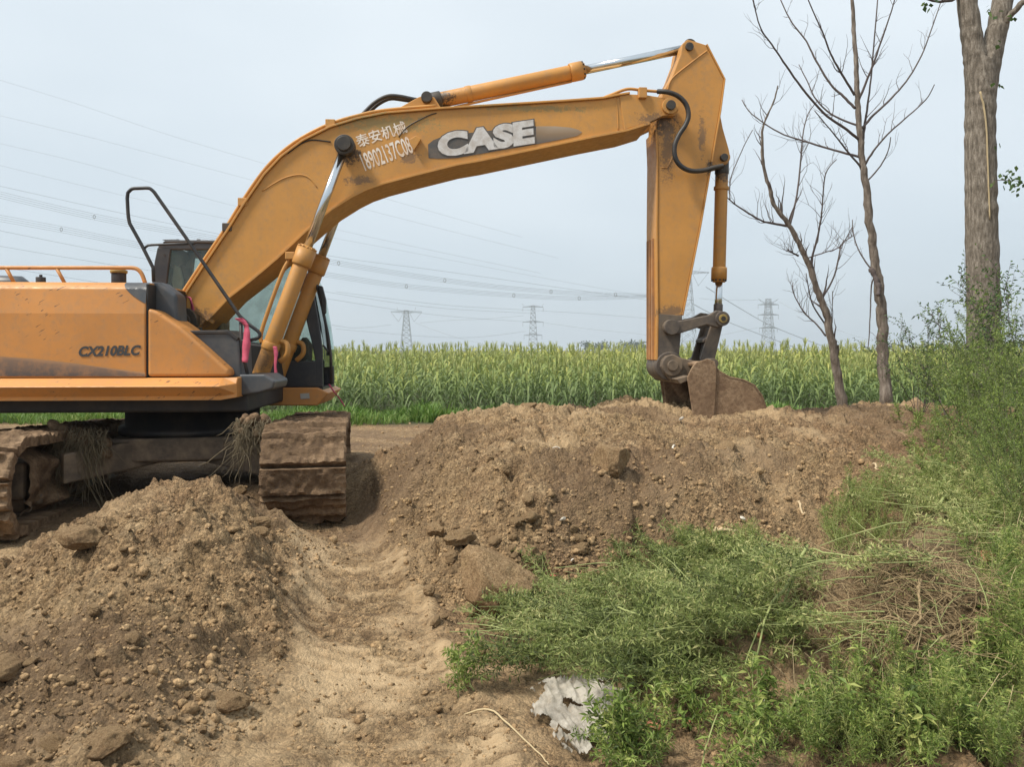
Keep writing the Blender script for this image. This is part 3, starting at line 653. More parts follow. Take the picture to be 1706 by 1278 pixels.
for s in (-1, 1):
    v = s*0.415
    pxs = ((428,640),(497,404),(575,243)) if s < 0 else None
    if s < 0:
        base = [PL(*p, v) for p in pxs]
    # both lift cylinders share one geometry, mirrored across the boom
    A, Mi, B = (Vector((p[0], v, p[1])) for p in base)
    d = (B-A).normalized(); Mi = A+d*(Mi-A).dot(d)
    o = MB().tube([A+d*0.05, Mi-d*0.2], 0.084, 26).build("boom_cylinder", M['cylp'], exc, 0.004)
    MB().tube([Mi-d*0.22, Mi-d*0.2, Mi-d*0.03, Mi-d*0.03, Mi], [0.095,0.104,0.104,0.082,0.080], 26).build("gland", M['cylp'], o)
    for k in range(12):
        q = 2*math.pi*k/12; n1 = d.orthogonal().normalized(); n2 = d.cross(n1); c = Mi-d*0.03+(n1*math.cos(q)+n2*math.sin(q))*0.092
        MB().cyl(c, c+d*0.02, 0.011, 6).build("bolt", M['cylp'], o)
    MB().tube([Mi-d*0.02, B-d*0.05], 0.047, 22).build("rod", M['chrome'], o)
    for P, nm, mt in ((A,"barrel_eye",M['cylp']),(B,"rod_eye",M['grease'])):
        MB().cyl(P-Vector((0,0.075,0)), P+Vector((0,0.075,0)), 0.105, 26).build(nm, mt, o, 0.008)
    MB().cyl(B+Vector((0,s*0.07,0)), B+Vector((0,s*0.12,0)), 0.075, 18).build("end_cap", M['grease'], o, 0.006)
    side = d.cross(Vector((0,1,0))).normalized()
    if side.x > 0: side = -side
    c0 = A+d*0.35; fp = [A+d*0.42+side*0.10, A+d*0.55+side*0.145, Mi-d*0.42+side*0.155, Mi-d*0.22+side*0.135, Mi-d*0.12+side*0.1]
    MB().tube(smooth_path(fp, 5), 0.021, 8).build("oil_pipe", M['cylp'], o)
    q = A+d*0.42; MB().tube([q-d*0.04, q+d*0.04], 0.094, 24).build("clamp_band", M['cylp'], o, 0.004)
    q2 = q+Vector((0.12,0.0,0.0)); MB().tube(smooth_path([q+Vector((0.05,0,0.06)), q+Vector((0.16,-0.02,0.03)), q+Vector((0.17,-0.02,-0.08)), q+Vector((0.09,0,-0.16))], 5), 0.028, 10).build("oil_port", M['cylp'], o)
    MB().box(tuple(Mi-d*0.16+side*0.13-Vector((.05,.05,.04))), tuple(Mi-d*0.16+side*0.13+Vector((.05,.05,.04)))).build("port_block", M['cylp'], o, 0.01)
o, A, Mi, B, d = cylinder("arm_cylinder", (712,171), (975,122), (1146,80), 0.0, 0.085, 0.050, 0.17, 0.075)
MB().tube([A+d*0.0, A+d*0.16], 0.10, 24).build("base_cap", M['grease'], o, 0.01)
MB().tube([A+d*0.44, A+d*0.50], 0.092, 24).build("clamp_band", M['cylp'], o, 0.004)
MB().cyl(A+Vector((0,-0.22,0)), A+Vector((0,0.22,0)), 0.06, 18).build("end_pin", M['grease'], o, 0.006)
MB().tube([A+d*0.3+Vector((0,0,-.11)), Mi-d*0.15+Vector((0,0,-.10))], 0.014, 8).build("oil_pipe", M['cylp'], o)
o, A, Mi, B, d = cylinder("bucket_cylinder", (1203,264), (1194,470), (1196,530), 0.0, 0.072, 0.042, 0.17, 0.07)
MB().tube([A+d*0.02, A+d*0.18], 0.078, 22).build("base_cap", M['grease'], o, 0.01)
MB().tube([B-d*0.16, B-d*0.02], 0.052, 20).build("rod_end", M['linksteel'], o, 0.006)
MB().tube([A+d*0.32, A+d*0.36], 0.085, 22).build("clamp_band", M['cylp'], o, 0.004)

# ---- links and bucket
for s in (-1, 1):
    v0, v1 = (-0.30,-0.24) if s < 0 else (0.24,0.30)
    pts = [(1119,532),(1130,535),(1180,525),(1194,517),(1203,518),(1212,525),(1213,534),(1207,543),(1195,546),(1178,541),(1132,556),(1120,557),(1109,552),(1107,540)]
    l = MB().prism(PP(pts, -0.30), v0, v1).build("side_link", M['linksteel'], exc, 0.012)
    u, w = PL(1119,545,-0.30); MB().cyl((u, v0-0.02, w),(u, v1+0.02, w), 0.085, 24).build("link_boss", M['linksteel'], l, 0.006)
    u, w = PL(1203,531,-0.30); MB().cyl((u, v0-0.03, w),(u, v1+0.03, w), 0.080, 24).build("link_boss", M['linksteel'], l, 0.006)
    MB().cyl((u, s*0.33, w),(u, s*0.345, w), 0.048, 22).build("yellow_bush", M['yellow_cap'], l, 0.004)
    m = MB(); m.cyl((u, s*0.344, w),(u, s*0.35, w), 0.026, 16); m.build("bush_hole", M['under'], l)
m = MB()
for a, b in ((-0.19,-0.14),(0.14,0.19)): m.prism(PP([(1189,527),(1206,530),(1190,600),(1182,612),(1172,612),(1166,600)], -0.17), a, b)
m.prism(PP([(1186,545),(1192,548),(1181,598),(1174,598)], -0.12), -0.14, 0.14)
m.prism(PP([(1173,566),(1190,556),(1191,560),(1173,571)], -0.17), -0.14, 0.14)
m.build("bucket_link", M['linksteel'], exc, 0.006)

BK = 0.56
inner = [(1144,629),(1152,683),(1190,700),(1280,700),(1279,680),(1272,658),(1258,640),(1240,631),(1213,625),(1197,614),(1190,603),(1178,599),(1165,601),(1153,610)]
bk = empty("bucket"); bk.parent = exc
prof = [PL(x, y, -BK) for x, y in [(1157,606),(1170,602),(1190,606),(1200,618),(1216,627),(1240,632),(1258,641),(1271,659),(1279,682),(1280,704),(1272,722)]]
MB().strip(prof, -BK, BK, -0.03).build("bucket_shell", M['bucket'], bk, 0.004)
for s in (-1, 1):
    a, b = (-BK, -BK+0.03) if s < 0 else (BK-0.03, BK)
    MB().prism([PL(x, y, -BK) for x, y in [(1150,628),(1157,606),(1170,603),(1190,607),(1199,619),(1216,628),(1240,633),(1257,642),(1270,660),(1278,683),(1279,704),(1270,722),(1158,722)]], a, b).build("side_plate", M['bucket'], bk, 0.004)
    a, b = (-BK-0.022, -BK-0.001) if s < 0 else (BK+0.001, BK+0.022)
    MB().prism([PL(x, y, -BK) for x, y in [(1144,629),(1152,612),(1160,603),(1178,598),(1190,602),(1193,616),(1192,640),(1190,680),(1186,722),(1158,722)]], a, b).build("side_cutter", M['bucket'], bk, 0.006)
    a, b = (-0.31,-0.235) if s < 0 else (0.235,0.31)
    MB().prism([PL(x, y, -0.3) for x, y in [(1103,600),(1110,593),(1122,590),(1133,596),(1160,602),(1192,601),(1196,615),(1150,628),(1133,640),(1120,636),(1106,622),(1101,611)]], a, b).build("hinge_lug", M['steel'], bk, 0.01)
    u, w = PL(1119,609,-0.31); MB().cyl((u, s*0.30, w),(u, s*0.345, w), 0.115, 28).build("hinge_boss", M['steel'], bk, 0.008)
    MB().cyl((u, s*0.34, w),(u, s*0.37, w), 0.06, 24).build("hinge_pin", M['steel'], bk, 0.008)
    u, w = PL(1184,606,-0.31); MB().cyl((u, s*0.18, w),(u, s*0.40, w), 0.06, 22).build("hinge_pin", M['steel'], bk, 0.008)
u, w = PL(1117,610,-AV); MB().tube([(u-0.01, -0.225, w), (u-0.01, 0.225, w)], 0.16, 30).build("hinge_seal", M['linksteel'], bk, 0.01)
a = PL(1150,628,-BK); b = PL(1112,640,-BK); MB().prism([PL(1150,626,-BK),PL(1152,632,-BK),PL(1135,640,-BK),PL(1128,632,-BK)], -BK+0.03, BK-0.03).build("cross_plate", M['steel'], bk, 0.006)
for k in range(5):                                    # teeth, dug in below the earth
    v = -BK + 0.08 + k*(2*BK-0.16)/4; p = PL(1275,722,-BK); q = PL(1245,752,-BK)
    MB().prism([p, PL(1262,724,-BK), q], v-0.045, v+0.045).build("tooth", M['steel'], bk, 0.004)

# ---- upper body
HV = -1.33
uR = PL(243,560,HV)[0]; uL = -2.75
wT = PL(100,470,-1.22)[1]; wM = PL(100,522,HV)[1]; wB = PL(100,629,HV)[1]; wS = PL(100,484,-1.28)[1]
def extr(name, prof, u0, u1, mat, parent, bevel=0.01):  # (v, w) profile extruded along u
    n = len(prof); m = MB(); vs = [(u0, v, w) for v, w in prof]+[(u1, v, w) for v, w in prof]
    m.add(vs, [tuple(range(n)), tuple(range(2*n-1, n-1, -1))]+[(i, n+i, n+(i+1)%n, (i+1)%n) for i in range(n)])
    return m.build(name, mat, parent, bevel)
house = extr("engine_house", [(HV,wB),(HV,wM),(HV+0.03,wS+0.02),(HV+0.065,wT-0.03),(HV+0.12,wT),(1.2,wT),(1.3,wT-0.1),(1.3,wB)], uL+0.55, uR-0.004, M['orange_house'], exc, 0.012)
MB().box((uL, -1.3, wB-0.12), (uL+0.54, 1.3, wT-0.02)).build("counterweight", M['orange_house'], exc, 0.08, 4)
# the blue-grey corner patch and the dark fade along the foot of the panel
uu = lambda x, y: PL(x, y, HV-0.004)
def shell_v(w):                                       # the panel leans in towards its top
    pts = [(wB,HV),(wM,HV),(wS+0.02,HV+0.03),(wT-0.03,HV+0.065),(wT,HV+0.12)]
    return float(np.interp(w, [p[0] for p in pts], [p[1] for p in pts]))
cpts = smooth_path([(*uu(201,472),0),(*uu(207,480),0),(*uu(217,490),0),(*uu(230,499),0),(*uu(242,506),0)], 4)
m = MB(); rows = []
for p in cpts:
    u = p.x; w0 = p.y; col = [(u, shell_v(w0+(wT-w0)*k/8)-0.006, w0+(wT-w0)*k/8) for k in range(9)]; rows.append(col)
vs = [q for c in rows for q in c]; m.add(vs, [(i*9+k, (i+1)*9+k, (i+1)*9+k+1, i*9+k+1) for i in range(len(rows)-1) for k in range(8)])
m.build("corner_patch", M['grey'], house)
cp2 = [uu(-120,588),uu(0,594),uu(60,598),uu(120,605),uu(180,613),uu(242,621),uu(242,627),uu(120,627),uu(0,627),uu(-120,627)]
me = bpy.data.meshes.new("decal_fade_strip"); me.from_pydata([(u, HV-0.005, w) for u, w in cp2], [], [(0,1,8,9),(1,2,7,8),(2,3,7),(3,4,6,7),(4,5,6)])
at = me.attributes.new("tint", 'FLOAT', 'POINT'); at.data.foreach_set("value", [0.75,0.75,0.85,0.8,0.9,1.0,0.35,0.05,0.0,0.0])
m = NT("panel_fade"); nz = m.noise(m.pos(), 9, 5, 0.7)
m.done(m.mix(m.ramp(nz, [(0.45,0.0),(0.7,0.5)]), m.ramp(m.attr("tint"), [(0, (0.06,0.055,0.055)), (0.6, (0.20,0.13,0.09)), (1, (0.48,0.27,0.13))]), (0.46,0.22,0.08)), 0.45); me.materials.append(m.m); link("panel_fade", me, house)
lettering("model_lettering", "CX210BLC", ((131,594.5),(235,592),(131,577)), HV-0.005, M['letter'], house, 0.042, 0.25)
MB().box((uR-0.004, HV+0.02, wB), (uR+0.012, -0.3, wT-0.02)).build("panel_seam", M['under'], house)
# guard rail, caps on the roof of the house
m = MB(); rv = -1.12
rail = PP3([(-260,446),(-100,446),(0,446),(205,446)], rv)+smooth_path(PP3([(218,446),(228,448),(236,456),(242,472)], rv), 4)
g = MB().tube(rail, 0.019, 10).build("guard_rail", M['orange_house'], exc)
for a, b in (((10,446),(24,472)),((94,446),(108,472)),((-120,446),(-108,472))): MB().tube(PP3([a,b], rv), 0.017, 8).build("rail_post", M['orange_house'], g)
u, w = PL(198,470,-0.95); c = MB(); c.cyl((u,-0.95,w-0.05),(u,-0.95,w+0.10),0.066,20); c = c.build("breather_cap", M['black'], house, 0.006)
MB().tube([(u,-0.95,w+0.085),(u,-0.95,w+0.11),(u,-0.95,w+0.135)],[0.075,0.078,0.03],20).build("cap_lid", M['yellow_cap'], c)
u, w = PL(68,470,-0.6); c = MB(); c.cyl((u,-0.6,w-0.05),(u,-0.6,w+0.05),0.045,14); c.cyl((u,-0.6,w+0.05),(u,-0.6,w+0.075),0.016,8); c.build("breather_cap", M['black'], house, 0.004)
m = MB(); m.tube([(PL(-60,468,0)[0],0.1,wT+0.0),(PL(-20,468,0)[0],0.1,wT+0.075),(PL(25,468,0)[0],0.1,wT+0.075),(PL(50,468,0)[0],0.1,wT+0.0)],[0.06,0.11,0.10,0.05],16); m.build("engine_hump", M['grey'], house)
# front lockers beside the boom
MB().prism(PP([(245.5,513),(262,519),(300,545),(340,580),(381,617),(381,628),(245.5,628)], HV), HV, -0.80).build("locker", M['orange_house'], exc, 0.03, 4)
MB().prism(PP([(247,470),(266,470),(294,491),(297,560),(247,560)], -1.12), -1.12, -0.84).build("tool_box", M['grey'], exc, 0.035, 4)
st = MB().prism(PP([(300,552),(380,551),(394,560),(399,572),(402,632),(300,632)], -1.15), -1.15, -0.72).build("step_box", M['grey'], exc, 0.025, 3)
MB().prism(PP([(306,551),(381,550),(397,563),(395,568),(379,556),(306,557)], -1.16), -1.165, -0.70).build("step_edge", M['black'], st, 0.006)
# skirt along the side, with its bevelled nose
SV = -1.46
s0 = PL(-300,632,SV)[0]; s1 = PL(364,626,SV)[0]; s2 = PL(396,624,-1.33)[0]
wa, wb, wc, wd = PL(100,630,-1.33)[1], PL(100,645,SV)[1], PL(100,663,SV)[1], PL(100,668,-1.42)[1]
m = MB(); pr = [(-1.325,wa),(SV,wb),(SV+0.085,wc),(SV+0.05,wd),(-0.9,wd),(-0.9,wa)]
vs = [(uL+0.3,v,w) for v, w in pr]+[(s1,v,w) for v, w in pr]+[(s2,max(v,-1.36),w+0.02*(w<wb+0.001)) for v, w in pr]; n = 6
m.add(vs, [tuple(range(n)), tuple(range(3*n-1,2*n-1,-1))]+[(k*n+i,(k+1)*n+i,(k+1)*n+(i+1)%n,k*n+(i+1)%n) for k in (0,1) for i in range(n)])
m.build("side_skirt", M['orange_house'], exc, 0.008)
MB().prism(PP([(398,624),(440,624),(458,635),(455,648),(432,655),(398,660)], -1.2), -1.2, -0.62).build("corner_step", M['grey'], exc, 0.02, 3)
# frame below
wf0 = PL(100,689,-1.2)[1]
MB().box((uL+0.3,-1.15,wf0),(PL(440,660,-0.5)[0],1.25,wa-0.01)).build("slew_frame", M['under'], exc, 0.02)
MB().prism(PP([(300,545),(330,545),(345,640),(290,640)], -0.5), -0.55, -0.36).build("boom_bracket", M['under'], exc, 0.01)
MB().prism(PP([(300,545),(330,545),(345,640),(290,640)], -0.5), 0.36, 0.55).build("boom_bracket", M['under'], exc, 0.01)
MB().prism(PP([(330,560),(440,575),(452,650),(330,650)], -0.35), -0.34, 0.34).build("boom_base", M['under'], exc, 0.02)
u, w = 0.0, 0
turn = MB().tube([(0,0,0.62),(0,0,0.70),(0,0,0.705),(0,0,wf0+0.02)],[0.74,0.74,0.68,0.68],40).build("turntable", M['under'], exc)
# near handrail loop with its stays
v = -1.12
hr = smooth_path(PP3([(256,469),(255,446)], v),1)+PP3([(236,408)], v)+smooth_path(PP3([(216,372),(214,362),(213,350)],v),3)+PP3([(212,330)],v)+smooth_path(PP3([(213,321),(220,314.5),(230,313.5)],v),4)+smooth_path(PP3([(243,313),(250,314),(257,320)],v),4)+PP3([(330,425),(399,526)],v)+smooth_path(PP3([(415,541),(430,552),(433,559),(428,564),(415,567),(400,568)],v),4)
h = MB().tube(hr, 0.0165, 10).build("handrail", M['black'], exc)
MB().tube(PP3([(241,413),(246,409),(252,408),(290,406.5),(324,405.5)], v), 0.012, 8).build("rail_stay", M['black'], h)
MB().tube(PP3([(401,530),(402,575),(407,600),(413,626)], v), 0.017, 8).build("rail_post", M['black'], h)

# ---- cab
CV0, CV1 = 0.42, 1.26
cab = empty("cab"); cab.parent = exc
rear_p = [(252,650),(253,470),(257,436),(262,412),(285,411),(280,450),(277,480),(274,560),(274,650)]
front_o = [(476,408),(494,428),(512,460),(522,487),(531,537),(537,582),(538,645)]
front_i = [(526,645),(525,601),(519,570),(511,538),(503,493),(478,428),(466,412)]
pr = MB()
for nm, poly in (("rear_pillar", rear_p), ("front_pillar", front_o+front_i), ("lower_panel", [(274,602),(527,602),(528,645),(274,645)]),
                 ("roof_rail", [(262,411),(272,404),(480,407),(482,416),(272,416)])):
    for a, b in ((CV0, CV0+0.055), (CV1-0.055, CV1)):
        MB().prism(PP(poly, CV0), a, b).build(nm, M['cab'], cab, 0.012, 3)
MB().prism(PP([(270,404),(276,400.5),(300,399.5),(470,401),(480,407)], CV0), CV0-0.01, CV1+0.01).build("roof", M['grey'], cab, 0.012, 3)
MB().prism(PP([(252,650),(253,520),(258,520),(258,650)], CV0), CV0+0.055, CV1-0.055).build("rear_wall", M['cab'], cab)
MB().prism(PP([(255,645),(538,645),(538,650),(255,650)], CV0), CV0, CV1).build("floor_plate", M['cab'], cab)
MB().prism(PP([(274,416),(478,416),(500,482),(526,602),(274,602)], CV0), CV0+0.02, CV0+0.026).build("side_window", M['glass'], cab)
MB().prism(PP([(274,416),(478,416),(500,482),(526,602),(274,602)], CV0), CV1-0.03, CV1-0.024).build("door_window", M['glass'], cab)
wl = PP([(480,414),(496,432),(513,462),(523,489),(532,538),(538,582),(538,612)], CV0)
MB().strip(wl, CV0+0.06, CV1-0.06, 0.008).build("windscreen", M['glass'], cab)
MB().prism(PP([(256,436),(258,436),(258,518),(256,518)], CV0), CV0+0.06, CV1-0.06).build("rear_window", M['glass'], cab)
MB().prism(PP([(262,411),(272,405),(276,416),(266,436),(256,436)], CV0), CV0+0.055, CV1-0.055).build("rear_header", M['cab'], cab)
st = MB(); st.box((PL(300,600,.9)[0],0.62,PL(300,600,.9)[1]-0.1),(PL(375,600,.9)[0],1.15,PL(300,590,.9)[1]+0.05)); st.prism(PP([(298,585),(318,585),(306,470),(296,470)], 0.65), 0.65, 1.12); st.prism(PP([(296,466),(306,466),(303,440),(294,440)], 0.75), 0.75, 1.02)
seat = st.build("driver_seat", M['seat'], cab, 0.04, 3)
MB().prism(PP([(292,505),(303,500),(306,470),(300,445),(290,440),(287,470)], 0.60), 0.58, 0.64).build("seat_cover", M['pale'], cab, 0.02)
ds = MB(); ds.prism(PP([(470,640),(512,640),(516,575),(505,560),(480,590)], 0.62), 0.62, 0.85); ds.build("console", M['seat'], cab, 0.03, 3)
ds = MB(); ds.tube(PP3([(455,640),(462,590),(458,575)], 0.8), 0.02, 8); ds.tube(PP3([(440,640),(446,592)], 1.0), 0.02, 8); ds.build("lever", M['black'], cab)
MB().tube(PP3([(519,463),(528,476),(537,512),(546,556),(551,590),(552,640)], CV0-0.04), 0.017, 8).build("mirror_bracket", M['black'], cab)
MB().tube(PP3([(524,476),(531,502),(541,548),(548,592)], CV0+0.3), 0.012, 8).build("wiper", M['black'], cab)
MB().prism(PP([(531,476),(538,477),(544,500),(544,522),(539,524),(536,500)], CV0-0.05), CV0-0.10, CV0-0.04).build("mirror", M['black'], cab, 0.008)
MB().tube(PP3([(538,575),(547,586),(552,588)], CV0-0.02), 0.012, 8).build("mirror_stay", M['black'], cab)
MB().prism(PP([(269,399),(292,398.5),(297,398),(297,401.5),(281,401.5)], CV0+0.2), CV0+0.2, CV0+0.45).build("roof_lamp", M['black'], cab, 0.004)
MB().box(tuple(Vector(PL3(331,401,0.7))-Vector((.02,.02,.02))), tuple(Vector(PL3(331,401,0.7))+Vector((.02,.02,.018)))).build("aerial_base", M['black'], cab, 0.008)
MB().cyl(tuple(Vector(PL3(274,425,CV0))-Vector((0,.004,0))), tuple(Vector(PL3(274,425,CV0))+Vector((0,.01,0))), 0.014, 14).build("lock_knob", M['under'], cab)
plat = MB().prism(PP([(400,646),(528,646),(547,655),(528,676),(437,676),(400,676)], 0.36), 0.36, 1.38).build("cab_platform", M['orange_house'], exc, 0.015, 3)
MB().prism(PP([(500,656),(515,655),(516,664),(501,665)], 0.355), 0.350, 0.358).build("reflector", M['reflector'], plat)

# ---- undercarriage
UY = R(11.3) - YAW                                    # the tracks point at the camera, the upper body is swung away
ca, sa = math.cos(UY), math.sin(UY)
cx = MB()
for sx in (-1, 1):
    for sy in (-1, 1):                                # X-frame legs
        a = Vector((sx*0.35, sy*0.45, 0.50)); b = Vector((sx*1.05, sy*0.95, 0.42)); dd = (b-a).normalized(); nn = Vector((-dd.y, dd.x, 0))*0.22
        vs = [a-nn+Vector((0,0,-.14)),a+nn+Vector((0,0,-.14)),a+nn+Vector((0,0,.13)),a-nn+Vector((0,0,.13)),b-nn*1.1+Vector((0,0,-.16)),b+nn*1.1+Vector((0,0,-.16)),b+nn*1.1+Vector((0,0,.12)),b-nn*1.1+Vector((0,0,.12))]
        cx.add(vs, [(0,1,2,3),(7,6,5,4),(0,4,5,1),(1,5,6,2),(2,6,7,3),(3,7,4,0)])
cx.box((-0.72,-0.72,0.38),(0.72,0.72,0.60)); cx.box((-1.0,-0.78,0.40),(1.0,-0.74,0.63))
xf = cx.build("car_body", M['steel'], exc, 0.02); xf.rotation_euler = (0,0,UY)

RAD, LH = 0.335, 1.85                                  # sprocket radius and half distance between wheel centres
def oval(s):                                          # arc length -> position on the track loop (y, z) and outward angle
    per = 4*LH+2*math.pi*RAD; s = s % per
    if s < 2*LH: return (-LH+s, RAD+RAD+0.0, math.pi/2)
    s -= 2*LH
    if s < math.pi*RAD: a = math.pi/2 - s/RAD; return (LH+RAD*math.cos(a), RAD+RAD*math.sin(a), a)
    s -= math.pi*RAD
    if s < 2*LH: return (LH-s, 0.0, -math.pi/2)
    s -= 2*LH; a = -math.pi/2 - s/RAD; return (-LH+RAD*math.cos(a), RAD+RAD*math.sin(a), a)
PER = 4*LH+2*math.pi*RAD; NSH = 44; PITCH = PER/NSH
def shoe_mesh(seed, muddy):
    rg = np.random.default_rng(seed); nx, nt = 44, 12
    prof = np.array([0.0,0.05,0.085,0.084,0.05,0.05,0.075,0.074,0.05,0.05,0.085,0.0]) if not muddy else np.array([0.0,0.078,0.082,0.08,0.078,0.08,0.08,0.082,0.085,0.09,0.098,0.0])
    xs = np.linspace(-0.35,0.35,nx); ts = np.array([-.50,-.495,-.38,-.28,-.17,-.06,.06,.17,.28,.39,.515,.52])*PITCH
    X, T = np.meshgrid(xs, ts); o = rg.uniform(0,50)
    Z = prof[:,None] + (prof[:,None]>0)*(0.016*perlin(X*6+o,T*9,seed) + 0.012*perlin(X*20+o,T*22,seed+3)*(1.5 if muddy else 0.8) + 0.030*(worley(X*9+o,T*14,seed)-.4)*(1 if muddy else .3)*sstep(-.1,.3,perlin(X*3+o,T*4,seed+9)))
    Z += (-0.02*np.maximum(0,perlin(X*4+o,T*3,seed+5)-0.1))
    ex = 1-0.12*sstep(0.33,0.35,np.abs(X)); Z *= ex
    X = X + 0.012*perlin(T*20+o,Z*30,seed+7)*(np.abs(X)>0.34)
    V = np.stack([X,T,Z],-1).reshape(-1,3); Vb = np.stack([X,T,np.full_like(Z,-0.015)],-1).reshape(-1,3); n = nx*nt
    i = (np.arange(nx-1)[None,:]+np.arange(nt-1)[:,None]*nx).ravel(); Fq = np.stack([i,i+1,i+nx+1,i+nx],-1)
    Fb = Fq[:,::-1]+n
    e = lambda a: np.stack([a[:-1],a[:-1]+n,a[1:]+n,a[1:]],-1)
    r0 = np.arange(nx); r1 = r0+nx*(nt-1); c0 = np.arange(nt)*nx; c1 = c0+nx-1
    return fastmesh("track_shoe", np.vstack([V,Vb]), np.vstack([Fq,Fb,e(r0),e(r1[::-1]),e(c0[::-1]),e(c1)]), [M['mud']], smooth=True)
    
SH = [shoe_mesh(i+1, i % 3 != 0) for i in range(6)]
for q_ in SH: q_.set_sharp_from_angle(angle=R(38))
for sx in (-1, 1):
    tr = empty("track"); tr.parent = exc; tr.rotation_euler = (R(-3.0),0,UY); tr.location = (ca*sx*1.29, sa*sx*1.29, -0.01 if sx > 0 else -0.06)
    m = MB(); m.box((-0.20,-1.55,0.18),(0.20,1.55,0.50)); m.box((-0.24,-1.3,0.10),(0.24,1.3,0.22)); m.build("track_frame", M['steel'], tr, 0.03)
    for nm, yy in (("idler_wheel",-LH),("drive_sprocket",LH)):
        MB().tube([(-0.12,yy,RAD),(-0.11,yy,RAD),(0.11,yy,RAD),(0.12,yy,RAD)],[RAD-0.09,RAD-0.05,RAD-0.05,RAD-0.09],32).build(nm, M['steel'], tr, 0.01)
    for k in range(7):
        yy = -1.35+k*0.45; MB().cyl((-0.17,yy,0.15),(0.17,yy,0.15),0.11,18).build("track_roller", M['steel'], tr, 0.008)
    gy_, gz_ = np.meshgrid(np.linspace(-1.62,1.62,90), np.linspace(0.05,0.62,26)); side_ = -sx
    dx_ = 0.23+0.10*perlin(gy_*2.1+sx,gz_*4,51)+0.05*worley(gy_*6+sx,gz_*8,52)+0.03*worley(gy_*15,gz_*15,53)-0.16*sstep(.48,.62,gz_)-0.10*sstep(.12,.05,gz_)
    n_ = (np.arange(89)[None,:]+np.arange(25)[:,None]*90); q_ = np.stack([n_,n_+1,n_+91,n_+90],-1).reshape(-1,4)
    link("mud_cake", fastmesh("mud_cake", np.stack([side_*dx_,gy_,gz_],-1).reshape(-1,3), q_ if side_ > 0 else q_[:,::-1], [M['mud']], smooth=True), tr)
    for k in range(NSH):
        y, z, a = oval((k+0.37)*PITCH); o = link("track_shoe", SH[(k*5+sx) % 6], tr)
        n = Vector((0, math.cos(a), math.sin(a))); t = Vector((0, math.sin(a), -math.cos(a)))
        mt = Matrix((Vector((1,0,0)), t, n)).transposed().to_4x4()
        if mt.determinant() < 0: mt = Matrix((Vector((-1,0,0)), t, n)).transposed().to_4x4()
        o.matrix_local = Matrix.Translation((0,y,z)) @ mt @ Matrix.Rotation(R(random.uniform(-4,1.5)),4,'X')
def exw(u, v, w):                                     # machine point -> world
    p = EO.xy + LX*u + LY*v; return Vector((p.x, p.y, w))

# ---- cloth ribbons and grass caught on the machine
def ribbon(name, label, pts, width, mat=None, side=(0.9,-0.4,0)):
    P = smooth_path(pts, 5); s = Vector(side).normalized(); vs = []; fs = []
    for i, p in enumerate(P):
        w = width*(0.95+0.08*math.sin(i*1.7)); tw = (s+Vector((0,0.35*math.sin(i*0.5),0.15*math.sin(i*.8)))).normalized()
        vs += [p-tw*w/2, p+tw*w/2]
    for i in range(len(P)-1): fs.append((2*i,2*i+1,2*i+3,2*i+2))
    m = MB(); m.add(vs, fs, True); o = m.build(name, mat or M['ribbon'])
    md = o.modifiers.new("thickness", 'SOLIDIFY'); md.thickness = 0.004
    return tag(o, label, "ribbon", "pink ribbons tied to the excavator")
def ex(px, py, v): u, w = PL(px, py, v); return exw(u, v, w)
ribbon("cloth_ribbon", "broad pink ribbon knotted round the black handrail end beside the lift cylinder", [ex(397,530,-1.15),ex(405,536,-1.16),ex(411,545,-1.16),ex(411,570,-1.16),ex(408,604,-1.15)], 0.078)
ribbon("cloth_ribbon", "two-tailed pink ribbon hanging from the lift cylinder in front of the cab", [ex(458,577,-0.54),ex(460,590,-0.55),ex(459,612,-0.55),ex(463,642,-0.53)], 0.045)
ribbon("cloth_ribbon", "small pink ribbon tied round the pipes at the boom foot", [ex(308,494,-0.33),ex(316,496,-0.34),ex(319,503,-0.34),ex(322,520,-0.33)], 0.04)
ribbon("cloth_ribbon", "thin red and pink cord dangling from the front corner of the cab", [ex(548,640,0.36),ex(556,652,0.34),ex(566,664,0.32),ex(574,677,0.30)], 0.022)
def grass_clump(label, px0, px1, py0, v, n, ln, seed):
    rg = random.Random(seed); m = MB()
    for _ in range(n):
        x = rg.uniform(px0, px1); y = py0+rg.uniform(-12, 26); p = ex(x, y, v+rg.uniform(-0.1,0.1)); L = rg.uniform(0.45,1.0)*ln if rg.random() < .28 else rg.uniform(.10,.40)*ln
        dx = rg.gauss(-.08,.38)*L; q = p+Vector((dx*0.4,rg.uniform(-.05,.02),-0.45*L)); e = p+Vector((dx,rg.uniform(-.08,.02),-L))
        P = smooth_path([p,q,e],3); r = rg.uniform(0.0012,0.0045); P = [p_+Vector((rg.gauss(0,.012),rg.gauss(0,.01),rg.gauss(0,.008))) for p_ in P]; m.tube(P, [r]*(len(P)-1)+[r*0.3], 4)
    for _ in range(16):
        x = rg.uniform(px0, px1); p = ex(x, py0+rg.uniform(-15,45), v+rg.uniform(-0.02,0.12)); r = rg.uniform(0.03,0.065)
        bm = bmesh.new(); bmesh.ops.create_icosphere(bm, subdivisions=2, radius=r)
        vs = [p+Vector((q.co.x,q.co.y,q.co.z))*(1+0.14*math.sin(q.co.x*50+q.co.z*40+x)) for q in bm.verts]; m.m = 1
        m.add(vs, [tuple(t.index for t in f.verts) for f in bm.faces], True); m.m = 0; bm.free()
    tag(m.build("dry_grass_clump", [M['straw_dark'], M['mud']]), label, "grass clump")
M['straw_dark'] = mat_plain("muddy_straw", (0.15, 0.118, 0.07), 0.9, 0, 0.4, 8)
grass_clump("matted dry grass hanging over the inner side of the left-hand track", 85, 178, 722, -1.08, 260, 0.80, 3)
